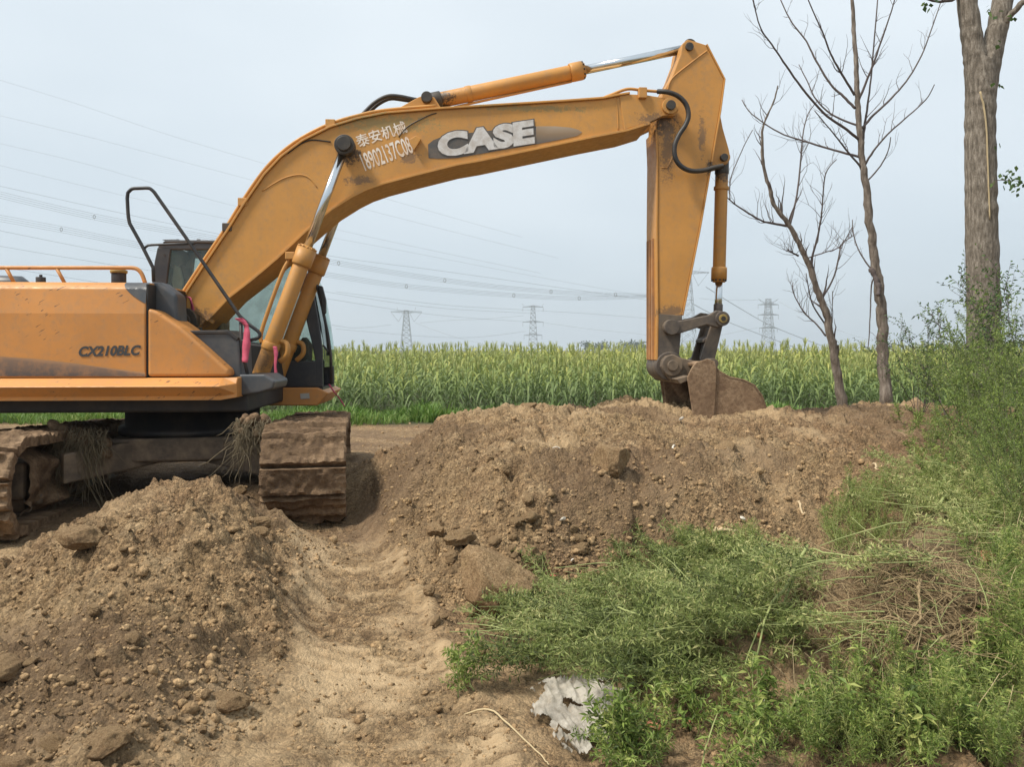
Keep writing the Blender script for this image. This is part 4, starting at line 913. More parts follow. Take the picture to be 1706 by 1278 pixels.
grass_clump("dry grass hanging against the inner edge of the right-hand track", 394, 450, 708, -1.50, 220, 0.50, 4)

# ------------------------------------------------------------------ plants: generators (all faces are quads)
def frames(d, rng):
    d = d/np.maximum(np.linalg.norm(d,axis=-1,keepdims=True),1e-9); r = rng.normal(size=d.shape); n = np.cross(d, r); n /= np.maximum(np.linalg.norm(n,axis=-1,keepdims=True),1e-9)
    return d, n
class Plant:
    def __init__(s): s.V = []; s.F = []; s.M = []; s.T = []; s.n = 0
    def push(s, V, Fq, mat, tint):
        V = np.asarray(V).reshape(-1,3); s.V.append(V); s.F.append(np.asarray(Fq)+s.n); s.M.append(np.full(len(Fq), mat)); s.T.append(np.broadcast_to(tint,(len(V),)) if np.ndim(tint)==0 else tint); s.n += len(V)
    def leaves(s, P, D, L, Wd, rng, mat=0, droop=0.15, tint=None, up=False):
        n = len(P); d, w = frames(D, rng); L = np.asarray(L)[:,None]; Wd = np.asarray(Wd)[:,None]
        if up: w = np.cross(d, np.array([0,0,1.0])); w /= np.maximum(np.linalg.norm(w,axis=-1,keepdims=True),1e-6)
        dz = np.array([0,0,-1.0])
        V = np.stack([P, P+d*L*0.42+w*Wd, P+d*L+dz*L*droop, P+d*L*0.42-w*Wd], 1)
        t = rng.uniform(0.1,0.9,n) if tint is None else tint
        s.push(V, np.arange(n*4).reshape(n,4), mat, np.repeat(t,4))
    def tube(s, pts, r0, r1, mat=1, k=3, tint=0.5):
        pts = np.asarray(pts, float); m = len(pts); d = np.gradient(pts, axis=0); d /= np.maximum(np.linalg.norm(d,axis=1,keepdims=True),1e-9)
        ref = np.array([0.31,0.77,0.2]) if abs(d[0,2]) > 0.6 else np.array([0.1,0.1,1.0]); a = np.cross(d, ref); a /= np.linalg.norm(a,axis=1,keepdims=True); b = np.cross(d, a)
        r = np.linspace(r0, r1, m)[:,None]; V = np.stack([pts+(a*math.cos(q)+b*math.sin(q))*r for q in np.arange(k)*2*math.pi/k],1).reshape(-1,3)
        i = np.arange(m-1)[:,None]*k+np.arange(k)[None,:]; j = np.arange(m-1)[:,None]*k+(np.arange(k)[None,:]+1)%k
        s.push(V, np.stack([i,j,j+k,i+k],-1).reshape(-1,4), mat, tint)
    def strip(s, pts, w, side, mat=0, tint=0.5):       # tapering blade along a path
        pts = np.asarray(pts, float); m = len(pts); ww = np.asarray(w)[:,None]; V = np.stack([pts-side*ww, pts+side*ww],1).reshape(-1,3)
        i = np.arange(m-1)*2; s.push(V, np.stack([i,i+1,i+3,i+2],-1), mat, tint)
    def arrays(s): return np.vstack(s.V), np.vstack(s.F), np.concatenate(s.M), np.concatenate(s.T)
    def mesh(s, name, mats): V,Fq,Mi,T = s.arrays(); return fastmesh(name, V, Fq, mats, Mi, T)
def curve3(p, d, L, rng, n=6, bend=0.25, lift=0.0):
    d = d/np.linalg.norm(d); out = [p]; step = L/(n-1)
    for _ in range(n-1):
        d = d+rng.normal(scale=bend/n,size=3)*1.2+np.array([0,0,lift/n]); d /= np.linalg.norm(d); out.append(out[-1]+d*step)
    return np.array(out)
def scatter(name, variants, mats, pos, rng, scale, tilt=0.2, yaw=None, flat=1.0, tshift=None, lean=None):
    """bake many copies of plants into one mass"""
    Vs, Fs, Ms, Ts = [], [], [], []; n0 = 0
    for i, p in enumerate(pos):
        V, Fq, Mi, T = variants[rng.integers(len(variants))]
        a = rng.uniform(0, 2*math.pi) if yaw is None else yaw[i]; sc = scale[i]
        Rz = np.array([[math.cos(a),-math.sin(a),0],[math.sin(a),math.cos(a),0],[0,0,1]])
        t = rng.normal(scale=tilt) if lean is None else lean[i]; Rx = np.array([[math.cos(t),0,math.sin(t)],[0,1,0],[-math.sin(t),0,math.cos(t)]])
        a2 = rng.uniform(0,2*math.pi); R2 = np.array([[math.cos(a2),-math.sin(a2),0],[math.sin(a2),math.cos(a2),0],[0,0,1]])
        Vs.append(((V*sc) @ (Rz@Rx@R2).T)*np.array([1,1,flat]) + p); Fs.append(Fq+n0); Ms.append(Mi); n0 += len(V)
        Ts.append(np.clip(T+(0 if tshift is None else tshift[i]),0,1))
    return fastmesh(name, np.vstack(Vs), np.vstack(Fs), mats, np.concatenate(Ms), np.concatenate(Ts))

def gen_weed(seed, h=0.6, nbr=16, leaf=0.035, wd=0.0032, per=16, tight=0.5):
    rng = np.random.default_rng(seed); P = Plant()
    main = curve3(np.zeros(3), np.array([0,0,1.0]), h, rng, 9, 0.5); P.tube(main, 0.0045, 0.0012, 1, 3)
    def at(c, t): f = t*(len(c)-1); i = int(min(f, len(c)-2)); return c[i]+(c[i+1]-c[i])*(f-i), c[i+1]-c[i]
    allp, alld = [], []
    for k in range(nbr):
        t = 0.08+0.85*k/nbr; p, d = at(main, t); a = k*2.4+rng.uniform(-.4,.4); ou = np.array([math.cos(a),math.sin(a),0])
        c = curve3(p, ou*tight+np.array([0,0,0.75]), h*(0.5-0.33*t)*rng.uniform(0.7,1.2), rng, 6, 0.5, 0.4); P.tube(c, 0.0022, 0.0008, 1, 3)
        for j in range(per):
            q, dd = at(c, 0.1+0.9*j/per); dd = dd/np.linalg.norm(dd); r = rng.normal(size=3); r -= dd*r.dot(dd); r /= np.linalg.norm(r)
            allp.append(q); alld.append(dd*0.55+r*0.8)
    for j in range(per*2):
        q, dd = at(main, 0.25+0.75*j/(per*2)); dd = dd/np.linalg.norm(dd); r = rng.normal(size=3); r -= dd*r.dot(dd); r /= np.linalg.norm(r); allp.append(q); alld.append(dd*0.6+r*0.8)
    n = len(allp); P.leaves(np.array(allp), np.array(alld), rng.uniform(0.6,1.25,n)*leaf, rng.uniform(0.8,1.3,n)*wd, rng, 0, 0.22)
    return P
WEED = [gen_weed(i+10, 0.62, 15, 0.056, 0.0052, 12, 0.5) for i in range(5)]
WEEDA = [p.arrays() for p in WEED]
SMALLW = [gen_weed(i+40, 0.26, 9, 0.042, 0.0050, 9, 0.8).arrays() for i in range(4)]
FEATH = [gen_weed(i+60, 0.40, 14, 0.030, 0.0022, 14, 0.55).arrays() for i in range(4)]

# ------------------------------------------------------------------ corn field behind the verge
def gen_corn(seed):
    rng = np.random.default_rng(seed); P = Plant(); h = 1.25
    st = curve3(np.zeros(3), np.array([0,0,1.0]), h, rng, 5, 0.12); P.tube(st, 0.013, 0.006, 0, 3, 0.35)
    for k in range(11):
        t = 0.12+0.85*k/10; z = h*t; a = k*math.pi+rng.uniform(-.7,.7)+seed; o = np.array([math.cos(a),math.sin(a),0]); L = rng.uniform(0.42,0.66)*(1.05-0.35*abs(t-0.5)*2)
        s = np.linspace(0,1,6); up = rng.uniform(0.45,0.85); p = np.array([0,0,z])+o*(s*L*0.8)[:,None]+np.array([0,0,1.0])*((up*s-1.15*s**2)*L)[:,None]
        side = np.array([-o[1],o[0],rng.uniform(-.3,.3)]); w = np.array([0.016,0.032,0.033,0.028,0.017,0.002]); tt = 0.12+0.62*t**1.6+rng.uniform(-.12,.12)
        P.strip(p, w, side, 0, np.repeat(np.clip(tt+np.linspace(0,.12,6),0,1),2))
    for k in range(7):
        a = rng.uniform(0,6.28); sp = rng.uniform(0.05,0.45) if k else 0.02; c = np.array([st[-1]-np.array([0,0,.04]), st[-1]+np.array([math.cos(a)*sp*.12,math.sin(a)*sp*.12,.10]), st[-1]+np.array([math.cos(a)*sp*.3,math.sin(a)*sp*.3,.22-.05*sp])])
        P.strip(c, np.array([0.006,0.010,0.004]), np.array([-math.sin(a),math.cos(a),0]), 1, 0.5+rng.uniform(-.3,.4))
    return P
CORN = [gen_corn(i+1) for i in range(5)]; CORNM = [c.mesh("corn_plant", [M['corn'], M['tassel']]) for c in CORN]; CORNA = [c.arrays() for c in CORN]
rc = np.random.default_rng(5)
def corn_h(x, y): return 0.79+0.34*sstep(17.0,30,y)+0.05*perlin(x*0.25,y*0.25,41)+0.03*sstep(0,8,x)
rows = []
y = 17.6
while y < 33:
    sp = 0.30 if y < 20 else 0.58
    hw0, hw1 = -0.72*y, 0.74*y
    xs = np.arange(hw0, hw1, sp); rows.append(np.stack([xs+rc.normal(scale=.07,size=len(xs)), np.full(len(xs), y)+rc.normal(scale=.12,size=len(xs))+0.35*np.sin(xs*0.5)],-1)); y += 0.55
near = np.vstack(rows); far = np.stack([rc.uniform(-0.72,0.74,2100), 33+137*rc.uniform(0,1,2100)**1.7],-1); far[:,0] *= far[:,1]
pxn = CX+F*near[:,0]/near[:,1]
seen = ((pxn > 565)&(pxn < 1085))|((pxn > 1225)&(pxn < 1560)); order = np.argsort(near[:,1]+(~seen)*1000); ind = order[:300]; rest = np.setdiff1d(np.arange(len(near)), ind)
for i in ind:
    x, yy = near[i]; o = link("corn_plant", CORNM[rc.integers(5)], None, (x, yy, 0.0)); sc = corn_h(np.array(x),np.array(yy))*rc.uniform(0.78,1.16)
    o.scale = (sc*1.05,sc*1.05,sc); o.rotation_euler = (rc.normal(scale=.05), rc.normal(scale=.05), rc.uniform(0,6.28))
    tag(o, "green corn plant in the front rows of the field beyond the grass verge", "corn plant", "corn plants along the front of the field")
pos = np.vstack([near[rest], far]); pos3 = np.c_[pos, np.zeros(len(pos))]
sc = corn_h(pos[:,0],pos[:,1])*rc.uniform(0.72,1.15,len(pos)); wide = np.where(pos[:,1]>33, 1.0, 1.0)
me = scatter("corn_field", CORNA, [M['corn'],M['tassel']], pos3, rc, sc, 0.06, tshift=np.clip((pos[:,1]-18)/24,0,1)*0.30+0.06*(pos[:,0]>2)+rc.normal(scale=.07,size=len(pos)))
tag(link("corn_field", me), "broad field of yellow-green corn reaching to the horizon", "corn field", None, "stuff")

# verge grass in front of the corn and beside the yard
def gen_tuft(seed, n=8, h=0.30):
    rng = np.random.default_rng(seed); P = Plant()
    for _ in range(n):
        a = rng.uniform(0,6.28); o = np.array([math.cos(a),math.sin(a),0]); L = h*rng.uniform(0.5,1.2); s = np.linspace(0,1,4); b = o*rng.uniform(0,.10)
        p = b+o*(s**1.6*L*rng.uniform(.15,.7))[:,None]+np.array([0,0,1.0])*((s-0.3*s**2)*L)[:,None]; P.strip(p, np.array([.008,.010,.007,.0005]), np.array([-o[1],o[0],0]), 0, rng.uniform(.2,1))
    return P.arrays()
TUFT = [gen_tuft(i) for i in range(5)]
rv = np.random.default_rng(9)
vx = rv.uniform(-13,14,5400); vy = 14.6+3.3*rv.uniform(0,1,5400)**0.7; keep = (vy > 15.5+1.1*perlin(vx*0.45,vy*0.3,55)); vp = np.stack([vx,vy,np.zeros_like(vx)],-1)[keep]
vs_ = 0.55+1.1*np.clip(perlin(vp[:,0]*0.8,vp[:,1]*0.9,56)+0.4,0,1)
me = scatter("verge_grass", TUFT, [M['grass']], vp, rv, vs_, 0.15, tshift=0.3*perlin(vp[:,0]*0.5,vp[:,1]*0.5,57)); tag(link("verge_grass", me), "bright green grass verge between the yard and the corn", "grass", None, "stuff")

# ------------------------------------------------------------------ far wood, pylons, wires
rf = np.random.default_rng(12); P = Plant()
for x0, x1, n, hh in ((60,135,26,9),(-420,-300,20,8),(300,420,16,7)):
    for k in range(n):
        c = np.array([rf.uniform(x0,x1), 640+rf.uniform(-20,20), 0]); h = hh*rf.uniform(.6,1.1); q = c+np.array([0,0,h*.6])+rf.normal(size=(70,3))*np.array([2.2,2.2,h*.2]); P.tube([c,c+np.array([0,0,h*.6])],.2,.1,0,3,.2)
        P.leaves(q, rf.normal(size=(70,3)), rf.uniform(1.2,2.2,70), rf.uniform(.5,.9,70), rf)
tag(link("far_wood", P.mesh("far_wood", [M['farwood']])), "faint grey-green line of trees on the horizon", "wood", None, "stuff")

def bars(m, segs, r):
    for a, b in segs: m.tube([a,b], r, 4, True, False)
def pylon(label, px, Y, top_py, kind, base_hw, top_hw):
    t = empty("pylon", ((px-CX)/F*Y, Y, 0)); H = CAMH-(top_py-CY)/F*Y; k = Y/F; r = 0.30*k
    def lattice(z0, z1, w0, w1, n):
        segs = []; zs = [z0+(z1-z0)*(1-(1-i/n)**1.25) for i in range(n+1)]; ws = [w0+(w1-w0)*(z-z0)/(z1-z0) for z in zs]
        C = lambda i, q: Vector(((-1,1,1,-1)[q]*ws[i], (-1,-1,1,1)[q]*ws[i], zs[i]))
        for i in range(n):
            for q in range(4):
                segs += [(C(i,q),C(i+1,q)),(C(i,q),C(i+1,(q+1)%4)),(C(i,(q+1)%4),C(i+1,q)),(C(i+1,q),C(i+1,(q+1)%4))]
        return segs
    m = MB(); bars(m, lattice(0, H, base_hw*k, top_hw*k, 9), r); m.build("tower_body", M['pylon'], t)
    def arm(z, hw, dz, lift=0.0):
        m = MB(); n = 6; w = top_hw*k
        for s in (-1,1):
            for i in range(n):
                x0, x1 = s*hw*i/n, s*hw*(i+1)/n; d0, d1 = dz*(1-i/n*.8), dz*(1-(i+1)/n*.8)
                for yy in (-w*(1-i/n), w*(1-i/n)):
                    bars(m, [((x0,yy,z+lift*i/n),(x1,yy*(1-1/n),z+lift*(i+1)/n)),((x0,yy,z+d0+lift*i/n),(x1,yy*(1-1/n),z+d1+lift*(i+1)/n)),((x0,yy,z+d0+lift*i/n),(x1,yy*(1-1/n),z+lift*(i+1)/n)),((x1,yy*(1-1/n),z+lift*(i+1)/n),(x1,yy*(1-1/n),z+d1+lift*(i+1)/n))], r*.8)
        m.build("cross_arm", M['pylon'], t)
    zz = lambda py: CAMH-(py-CY)/F*Y
    def string(x0,z0,x1,z1): MB().tube([(x0,0,z0),(x1,0,z1)], r*0.9, 5).build("insulator_string", M['pylon'], t)
    if kind == 'flat':
        f = top_hw
        hw = 27*k*(base_hw/10); arm(H-5*k*(base_hw/10), hw, 4*k*(base_hw/10), 2*k)
        for s in (-1,1):
            string(s*hw, H-3*k, s*hw*0.5, H-20*k*(base_hw/10)); string(s*hw*0.18, H-3*k, s*hw*0.5, H-20*k*(base_hw/10))
            MB().tube([(s*hw*.55,0,H),(s*hw*.6,0,H+5*k)], r, 4).build("earth_peak", M['pylon'], t)
    else:
        for i, (py, w) in enumerate(((top_py+(2 if kind=='three' else 10),17),(top_py+27,17),(top_py+49,15))):
            arm(zz(py), w*k, 3*k)
            for s in (-1,1): string(s*w*k, zz(py), s*w*k, zz(py)-7*k)
        if kind == 'horn':
            m = MB()
            for s in (-1,1): bars(m, [((0,0,zz(top_py+13)),(s*17*k,0,H)),((0,0,zz(top_py+9)),(s*17*k,0,H)),((s*5*k,0,zz(top_py+10)),(s*9*k,0,zz(top_py+4)))], r)
            m.build("earth_horn", M['pylon'], t)
        else:
            for s in (-1,1): MB().tube([(s*15*k,0,H),(s*18*k,0,H+4*k)], r, 4).build("earth_peak", M['pylon'], t)
    return tag(t, label, "pylon", "transmission pylons on the horizon")
pylon("lattice pylon with one flat wide cross-arm, leftmost on the horizon", 677, 700, 517, 'flat', 9.5, 3.2)
pylon("slim lattice pylon with three level cross-arms between the cab and the digger arm", 888, 720, 510, 'three', 8, 3.0)
pylon("lattice pylon with a V-shaped top left of the bare trees", 1280, 640, 498, 'horn', 10, 3.6)
pylon("tallest lattice pylon, mostly hidden behind the digger arm", 1146, 420, 450, 'flat', 13, 4.2)

def wire(name, label, pts, Y0, Y1, rpx=0.30, bundle=None, spacers=(), group="overhead power lines"):
    P = smooth_path([(x, y, 0) for x, y in pts], 8); x0, x1 = P[0].x, P[-1].x
    def at(p, dy=0.0):
        t = (p.x-x0)/(x1-x0); iY = (1/Y0)*(1-t)+(1/Y1)*t; return W(p.x, p.y+dy, 1/iY)
    if bundle:
        t = empty(name, at(P[0])); b0, b1 = bundle
        for k in range(4):
            m = MB(); pts3 = [at(p, (k-1.5)*(b0+(b1-b0)*i/len(P))/3)-t.location for i, p in enumerate(P)]; m.tube(pts3, [max(.004, rpx*0.55*(q+t.location).y/F) for q in pts3], 4); m.build("conductor", M['wire'], t)
        for sx in spacers:
            i = min(range(len(P)), key=lambda j: abs(P[j].x-sx)); c = at(P[i])-t.location; rr = 3.2*(c+t.location).y/F; m = MB()
            m.tube([c+Vector((rr*.6*math.cos(q),0,rr*math.sin(q))) for q in np.linspace(0,2*math.pi,15)], rr*0.16, 5, False); m.build("spacer_ring", M['wire'], t)
    else:
        p3 = [at(p) for p in P]; t = MB().tube([p-p3[0] for p in p3], [rpx*p.y/F for p in p3], 4).build(name, M['wire'], None, loc=p3[0])
    return tag(t, label, "power line", group)
wire("conductor_bundle", "upper four-wire conductor bundle with ring spacers crossing behind the cab", [(-30,317),(157,361),(360,398),(540,434),(741,467),(918,486),(1078,492),(1146,490)], 110, 420, 0.42, (11,4), (157,562,741,918,1024))
wire("conductor_bundle", "lower four-wire conductor bundle with ring spacers crossing behind the cab", [(-30,358),(102,382),(230,408),(400,438),(540,457),(677,477),(856,492),(965,497),(1078,494),(1146,492)], 110, 420, 0.42, (11,4), (102,677,856,965))
for nm, pts, Y0, Y1, r in [
    ("topmost thin wire in the sky at upper left", [(-30,124),(120,170),(280,224),(450,275),(640,330),(870,395)], 150, 500, .15),
    ("second thin wire from the top in the sky at left", [(-30,185),(140,226),(300,268),(440,305),(700,372),(930,430)], 150, 500, .15),
    ("third thin wire from the top in the sky at left", [(-30,232),(140,272),(300,318),(400,345),(640,400),(900,455)], 150, 500, .15),
    ("fourth thin wire from the top, crossing inside the black handrail loop", [(-30,268),(150,312),(300,348),(420,372),(640,412),(900,462),(1140,505)], 150, 500, .15),
    ("thin wire just above the upper conductor bundle", [(-30,303),(180,350),(375,392),(560,428),(740,452),(1080,500)], 140, 500, .25),
    ("thin wire just below the lower conductor bundle", [(-30,378),(180,420),(380,455),(555,488),(720,512),(888,522)], 150, 720, .25),
    ("thin wire close above the engine house at left", [(-30,405),(180,440),(380,470),(560,500),(720,524),(888,537)], 150, 720, .25),
    ("wire sagging into the flat-armed pylon from the left", [(-30,440),(250,485),(545,540),(600,546),(652,541)], 160, 700, .25),
    ("wire sagging between the flat-armed and the three-armed pylon", [(700,538),(760,533),(800,532),(872,526)], 700, 720, .25),
    ("wire running down to the right from the flat-armed pylon", [(692,538),(760,562),(840,580),(900,590)], 700, 500, .25),
    ("wire passing over the three-armed pylon towards the digger arm", [(560,486),(740,508),(888,517),(1000,524),(1146,536)], 350, 640, .25),
    ("wire running right from the middle arm of the three-armed pylon", [(904,537),(980,548),(1060,556),(1146,566),(1262,546)], 720, 640, .25),
    ("low wire sagging towards the foot of the three-armed pylon", [(560,548),(700,560),(790,562),(876,552)], 450, 720, .25),
    ("wire falling right from the tallest pylon past the bucket cylinder, upper of two", [(1176,478),(1230,512),(1290,545),(1380,580)], 420, 700, .5),
    ("wire falling right from the tallest pylon past the bucket cylinder, lower of two", [(1152,505),(1210,535),(1290,566),(1340,585)], 420, 700, .5),
    ("thin wire leaving the V-topped pylon to the right", [(1298,503),(1360,535),(1420,558),(1500,580)], 640, 500, .25),
    ("thin wire reaching the V-topped pylon from the digger arm", [(1165,497),(1200,500),(1262,500)], 420, 640, .25)]:
    wire("overhead_wire", nm, pts, Y0, Y1, r)

# ------------------------------------------------------------------ trees
class Tree:
    def __init__(s, name, label, px, Y, group=None):
        s.Y = Y; p = W(px, 681, Y); s.o = empty(name, (p.x, Y, float(zbase(p.x, Y)))); tag(s.o, label, "tree", group); s.rng = np.random.default_rng(int(px))
    def loc(s, x, y, dy=0.0): return W(x, y, s.Y+dy)-s.o.location
    def limb(s, name, pts, r0, r1, mat, dy=0.0, n=8, rough=0.0, k=5, twigs=0, tl=0.5):
        m = len(pts); P = smooth_path([s.loc(x, y, dy*i/(m-1)) for i, (x, y) in enumerate(pts)], k); sc = s.Y/F
        rs = [sc*(r0+(r1-r0)*(i/(len(P)-1))**0.8)*(1+rough*s.rng.normal()) for i in range(len(P))]
        P = [p+Vector(s.rng.normal(size=3))*rs[i]*(0.03 if r0 > 15 else 0.13) if 0 < i else p for i, p in enumerate(P)]
        mb = MB(); mb.tube(P, rs, n)
        o = mb.build(name, mat, s.o)
        if twigs:
            tp = Plant()
            for _ in range(twigs):
                t = s.rng.uniform(0.2,1.0); i = int(t*(len(P)-2)); d = np.array(P[i+1]-P[i]); d /= max(1e-6,np.linalg.norm(d)); sd = s.rng.normal(size=3); sd -= d*sd.dot(d); sd /= np.linalg.norm(sd)
                L = tl*s.rng.uniform(0.3,1.0)*(1.15-0.6*t); c = curve3(np.array(P[i]), d*0.75+sd*0.7+np.array([0,0,.35]), L, s.rng, 8, 1.3, 0.7); tp.tube(c, max(.003,rs[i]*.40), .0013, 0, 4)
                if s.rng.uniform() < .6:
                    j = s.rng.integers(2,5); c2 = curve3(c[j], (c[j]-c[j-1])/np.linalg.norm(c[j]-c[j-1])+s.rng.normal(size=3)*.6+np.array([0,0,.3]), L*.5, s.rng, 5, .6, .5); tp.tube(c2, .003, .0014, 0, 3)
            tag(link("twig_spray", tp.mesh("twig_spray", [M['twig']]), o), kind="stuff")
        return o, P, rs
t2 = Tree("bare_tree", "tall straight leafless tree, the nearer of two to the leafy trunk", 1475, 12.3, "leafless trees behind the spoil bank")
t2.limb("trunk", [(1477,700),(1475,660),(1472,590),(1470,540),(1466,490),(1460,450),(1453,400),(1446,340),(1440,290),(1435,250),(1432,215),(1429,170),(1427,120),(1423,60),(1420,0),(1417,-70)], 10.8, 2.4, M['bark_dead'], 0, 12, 0.05, 6)
for pts, r, dy in [
    ([(1431,232),(1410,215),(1378,193),(1343,155),(1310,110),(1286,74),(1268,48),(1257,10),(1250,-35)],3.4,-.7),
    ([(1425,180),(1405,160),(1384,140),(1360,101),(1343,68),(1319,36),(1301,0),(1293,-30)],3.2,.5),
    ([(1424,158),(1402,122),(1384,89),(1369,50),(1347,0),(1340,-30)],2.8,-.4),
    ([(1437,240),(1441,205),(1447,166),(1454,98),(1462,0),(1465,-40)],3.2,.3),
    ([(1430,168),(1450,119),(1467,71),(1485,18),(1495,-20)],3.0,-.5),
    ([(1436,214),(1455,192),(1485,163),(1515,128),(1539,83),(1557,33),(1567,4)],3.0,.6),
    ([(1440,276),(1455,252),(1479,223),(1506,199),(1542,166),(1557,140)],2.6,-.6),
    ([(1435,262),(1390,250),(1340,235),(1298,220),(1253,190),(1236,166)],2.8,.7),
    ([(1437,282),(1408,247),(1387,220),(1357,184)],2.6,-.3),
    ([(1431,209),(1390,193),(1360,166),(1345,135),(1331,107)],2.4,.4),
    ([(1444,303),(1467,276),(1480,250),(1484,228)],1.8,-.3),
    ([(1459,455),(1445,440),(1430,415),(1422,390),(1420,366)],2.0,.3),
    ([(1458,460),(1452,475),(1450,518),(1448,560),(1446,580)],1.8,-.1)]:
    t2.limb("branch", pts, r*.78, 0.7, M['twig'], dy, 7, 0.03, 5, 9 if r > 2.1 else 2, 0.7)
t2.limb("broken_knot", [(1452,448),(1458,462),(1464,480),(1462,492)], 5, 3, M['twig'], -.15, 7, .2)
t1 = Tree("bare_tree", "leaning crooked leafless tree, the farther of two from the leafy trunk", 1406, 12.6, "leafless trees behind the spoil bank")
t1.limb("trunk", [(1410,700),(1404,672),(1396,631),(1390,593),(1382,556),(1375,518),(1361,483),(1349,444),(1331,405),(1313,373),(1289,340),(1283,315),(1272,276),(1270,238),(1272,208),(1289,169),(1296,142)], 8.8, 0.9, M['bark_dead'], -.5, 10, 0.07, 5, 26, 1.0)
for pts, r, dy in [
    ([(1311,376),(1288,372),(1268,367),(1230,344),(1209,327),(1200,318)],3.0,-.5),
    ([(1216,333),(1216,310),(1219,291),(1239,244),(1254,216)],1.3,.2),
    ([(1316,375),(1328,324),(1334,267),(1338,223),(1346,190),(1363,166)],2.4,.5),
    ([(1350,440),(1363,390),(1369,355),(1375,291),(1394,265)],2.5,-.4),
    ([(1376,560),(1360,540),(1343,524),(1330,505),(1321,485),(1321,470)],2.0,.3),
    ([(1378,545),(1355,510),(1348,485),(1343,455)],1.8,-.4),
    ([(1368,500),(1390,459),(1402,408),(1412,399),(1421,392)],2.2,.5),
    ([(1330,426),(1318,420),(1311,415)],2.2,-.2),
    ([(1386,575),(1386,535),(1387,500),(1387,485)],1.2,.1),
    ([(1345,430),(1375,420),(1400,410),(1420,378)],1.5,-.6)]:
    t1.limb("branch", pts, r*.78, 0.65, M['twig'], dy, 6, 0.03, 5, 16 if r > 1.9 else 7, 0.85)
t1.limb("broken_stub", [(1392,600),(1396,585),(1396,575)], 3, 1.5, M['bark_dead'], -.1, 6, .1)
tp = Tree("poplar_tree", "thick grey-barked tree with a forked top at the right edge", 1638, 10.4)
mb = MB(); sc_ = tp.Y/F
for pts, r0, r1 in (([(1642,720),(1640,640),(1638,500),(1636,400),(1634,300),(1633,220),(1633,160),(1634,120),(1635,95)], 25.5, 21),
                    ([(1630,190),(1627,140),(1622,85),(1613,20),(1606,-50)], 18, 14.5), ([(1637,190),(1643,140),(1653,85),(1667,20),(1678,-50)], 18, 15)):
    Pq = smooth_path([tp.loc(x, y) for x, y in pts], 8); n_ = len(Pq)
    mb.tube([p+Vector(tp.rng.normal(size=3))*.004 for p in Pq], [sc_*(r0+(r1-r0)*(k_/(n_-1))**1.6)*(1+.02*math.sin(k_*1.7)+.012*tp.rng.normal()) for k_ in range(n_)], 26)
po = mb.build("trunk", M['bark_pop'], tp.o)
md = po.modifiers.new("grow_together", 'REMESH'); md.mode = 'VOXEL'; md.voxel_size = 0.022; md.use_smooth_shade = True
md = po.modifiers.new("soften", 'SMOOTH'); md.factor = 0.5; md.iterations = 6
tp.limb("limb", [(1662,62),(1676,35),(1692,15),(1715,-8)], 6, 4.5, M['bark_pop'], -.3, 10, 0.02, 6)
tp.limb("limb", [(1600,-6),(1580,0),(1560,2),(1540,-4)], 3.5, 1.5, M['twig'], -.3, 7, 0.02, 4, 6, .4)
tp.Y -= 0.20; tp.limb("hanging_vine", [(1633,152),(1641,190),(1645,250),(1647,310),(1649,365)], 1.6, 1.2, M['straw'], 0, 6, 0.02, 5); tp.Y += 0.21
sp = Plant(); rp = np.random.default_rng(3)
spots = [(1685,295,16,22),(1690,306,14,14),(1550,3,14,8),(1650,22,12,10),(1690,30,8,4),(1662,236,6,3),(1664,75,5,3),(1660,140,5,3)]
for cx_, cy_, sd, n in spots:
    q = np.array([tp.loc(cx_+rp.normal()*sd*.7, cy_+rp.normal()*sd*.6, rp.uniform(-.5,0)) for _ in range(n)]); sp.leaves(q, rp.normal(size=(n,3))+np.array([0,0,-.6]), rp.uniform(.05,.09,n), rp.uniform(.022,.038,n), rp, 0, .1)
sp.tube([np.array(tp.loc(1660,300,-.2)), np.array(tp.loc(1680,300,-.3)), np.array(tp.loc(1704,302,-.3))], .006, .002, 1, 4)
tag(link("leaf_spray", sp.mesh("leaf_spray", [M['shrub'], M['twig']]), tp.o), kind="stuff")

# ------------------------------------------------------------------ shrubs and standing weeds at the right
def gen_shrub(seed, h=1.6, nst=9, leaf=0.045, wd=0.010, per=26, spread=0.6, droop=0.35):
    rng = np.random.default_rng(seed); S = Plant(); L_ = Plant(); allp, alld = [], []
    for k in range(nst):
        a = rng.uniform(0,6.28); sp = rng.uniform(.1,1)*spread; hh = h*rng.uniform(.65,1.05)
        c = curve3(np.array([math.cos(a),math.sin(a),0])*.06, np.array([math.cos(a)*sp,math.sin(a)*sp,1.0]), hh, rng, 12, 0.6, -droop*.6); S.tube(c, .0055, .0014, 0, 4)
        for j in range(3, 12):
            for _ in range(2):
                d = c[j]-c[j-1]; d /= np.linalg.norm(d); r = rng.normal(size=3); c2 = curve3(c[j], d*.7+r*.5+np.array([0,0,.15]), hh*rng.uniform(.10,.26), rng, 6, .5, -.15); S.tube(c2, .003, .001, 0, 3)
                for t in np.linspace(.1,1,per):
                    f = t*(len(c2)-1); i = int(min(f,len(c2)-2)); p = c2[i]+(c2[i+1]-c2[i])*(f-i); dd = c2[i+1]-c2[i]; dd /= np.linalg.norm(dd); q = rng.normal(size=3); q -= dd*q.dot(dd); q /= np.linalg.norm(q); allp.append(p); alld.append(dd*.6+q*.9)
    n = len(allp); L_.leaves(np.array(allp), np.array(alld), rng.uniform(.6,1.2,n)*leaf, rng.uniform(.8,1.2,n)*wd, rng, 0, .2)
    return S, L_
M['shrubstem'] = mat_plain('green_shrub_stem', (0.10, 0.12, 0.045), 0.8)
SHR = []
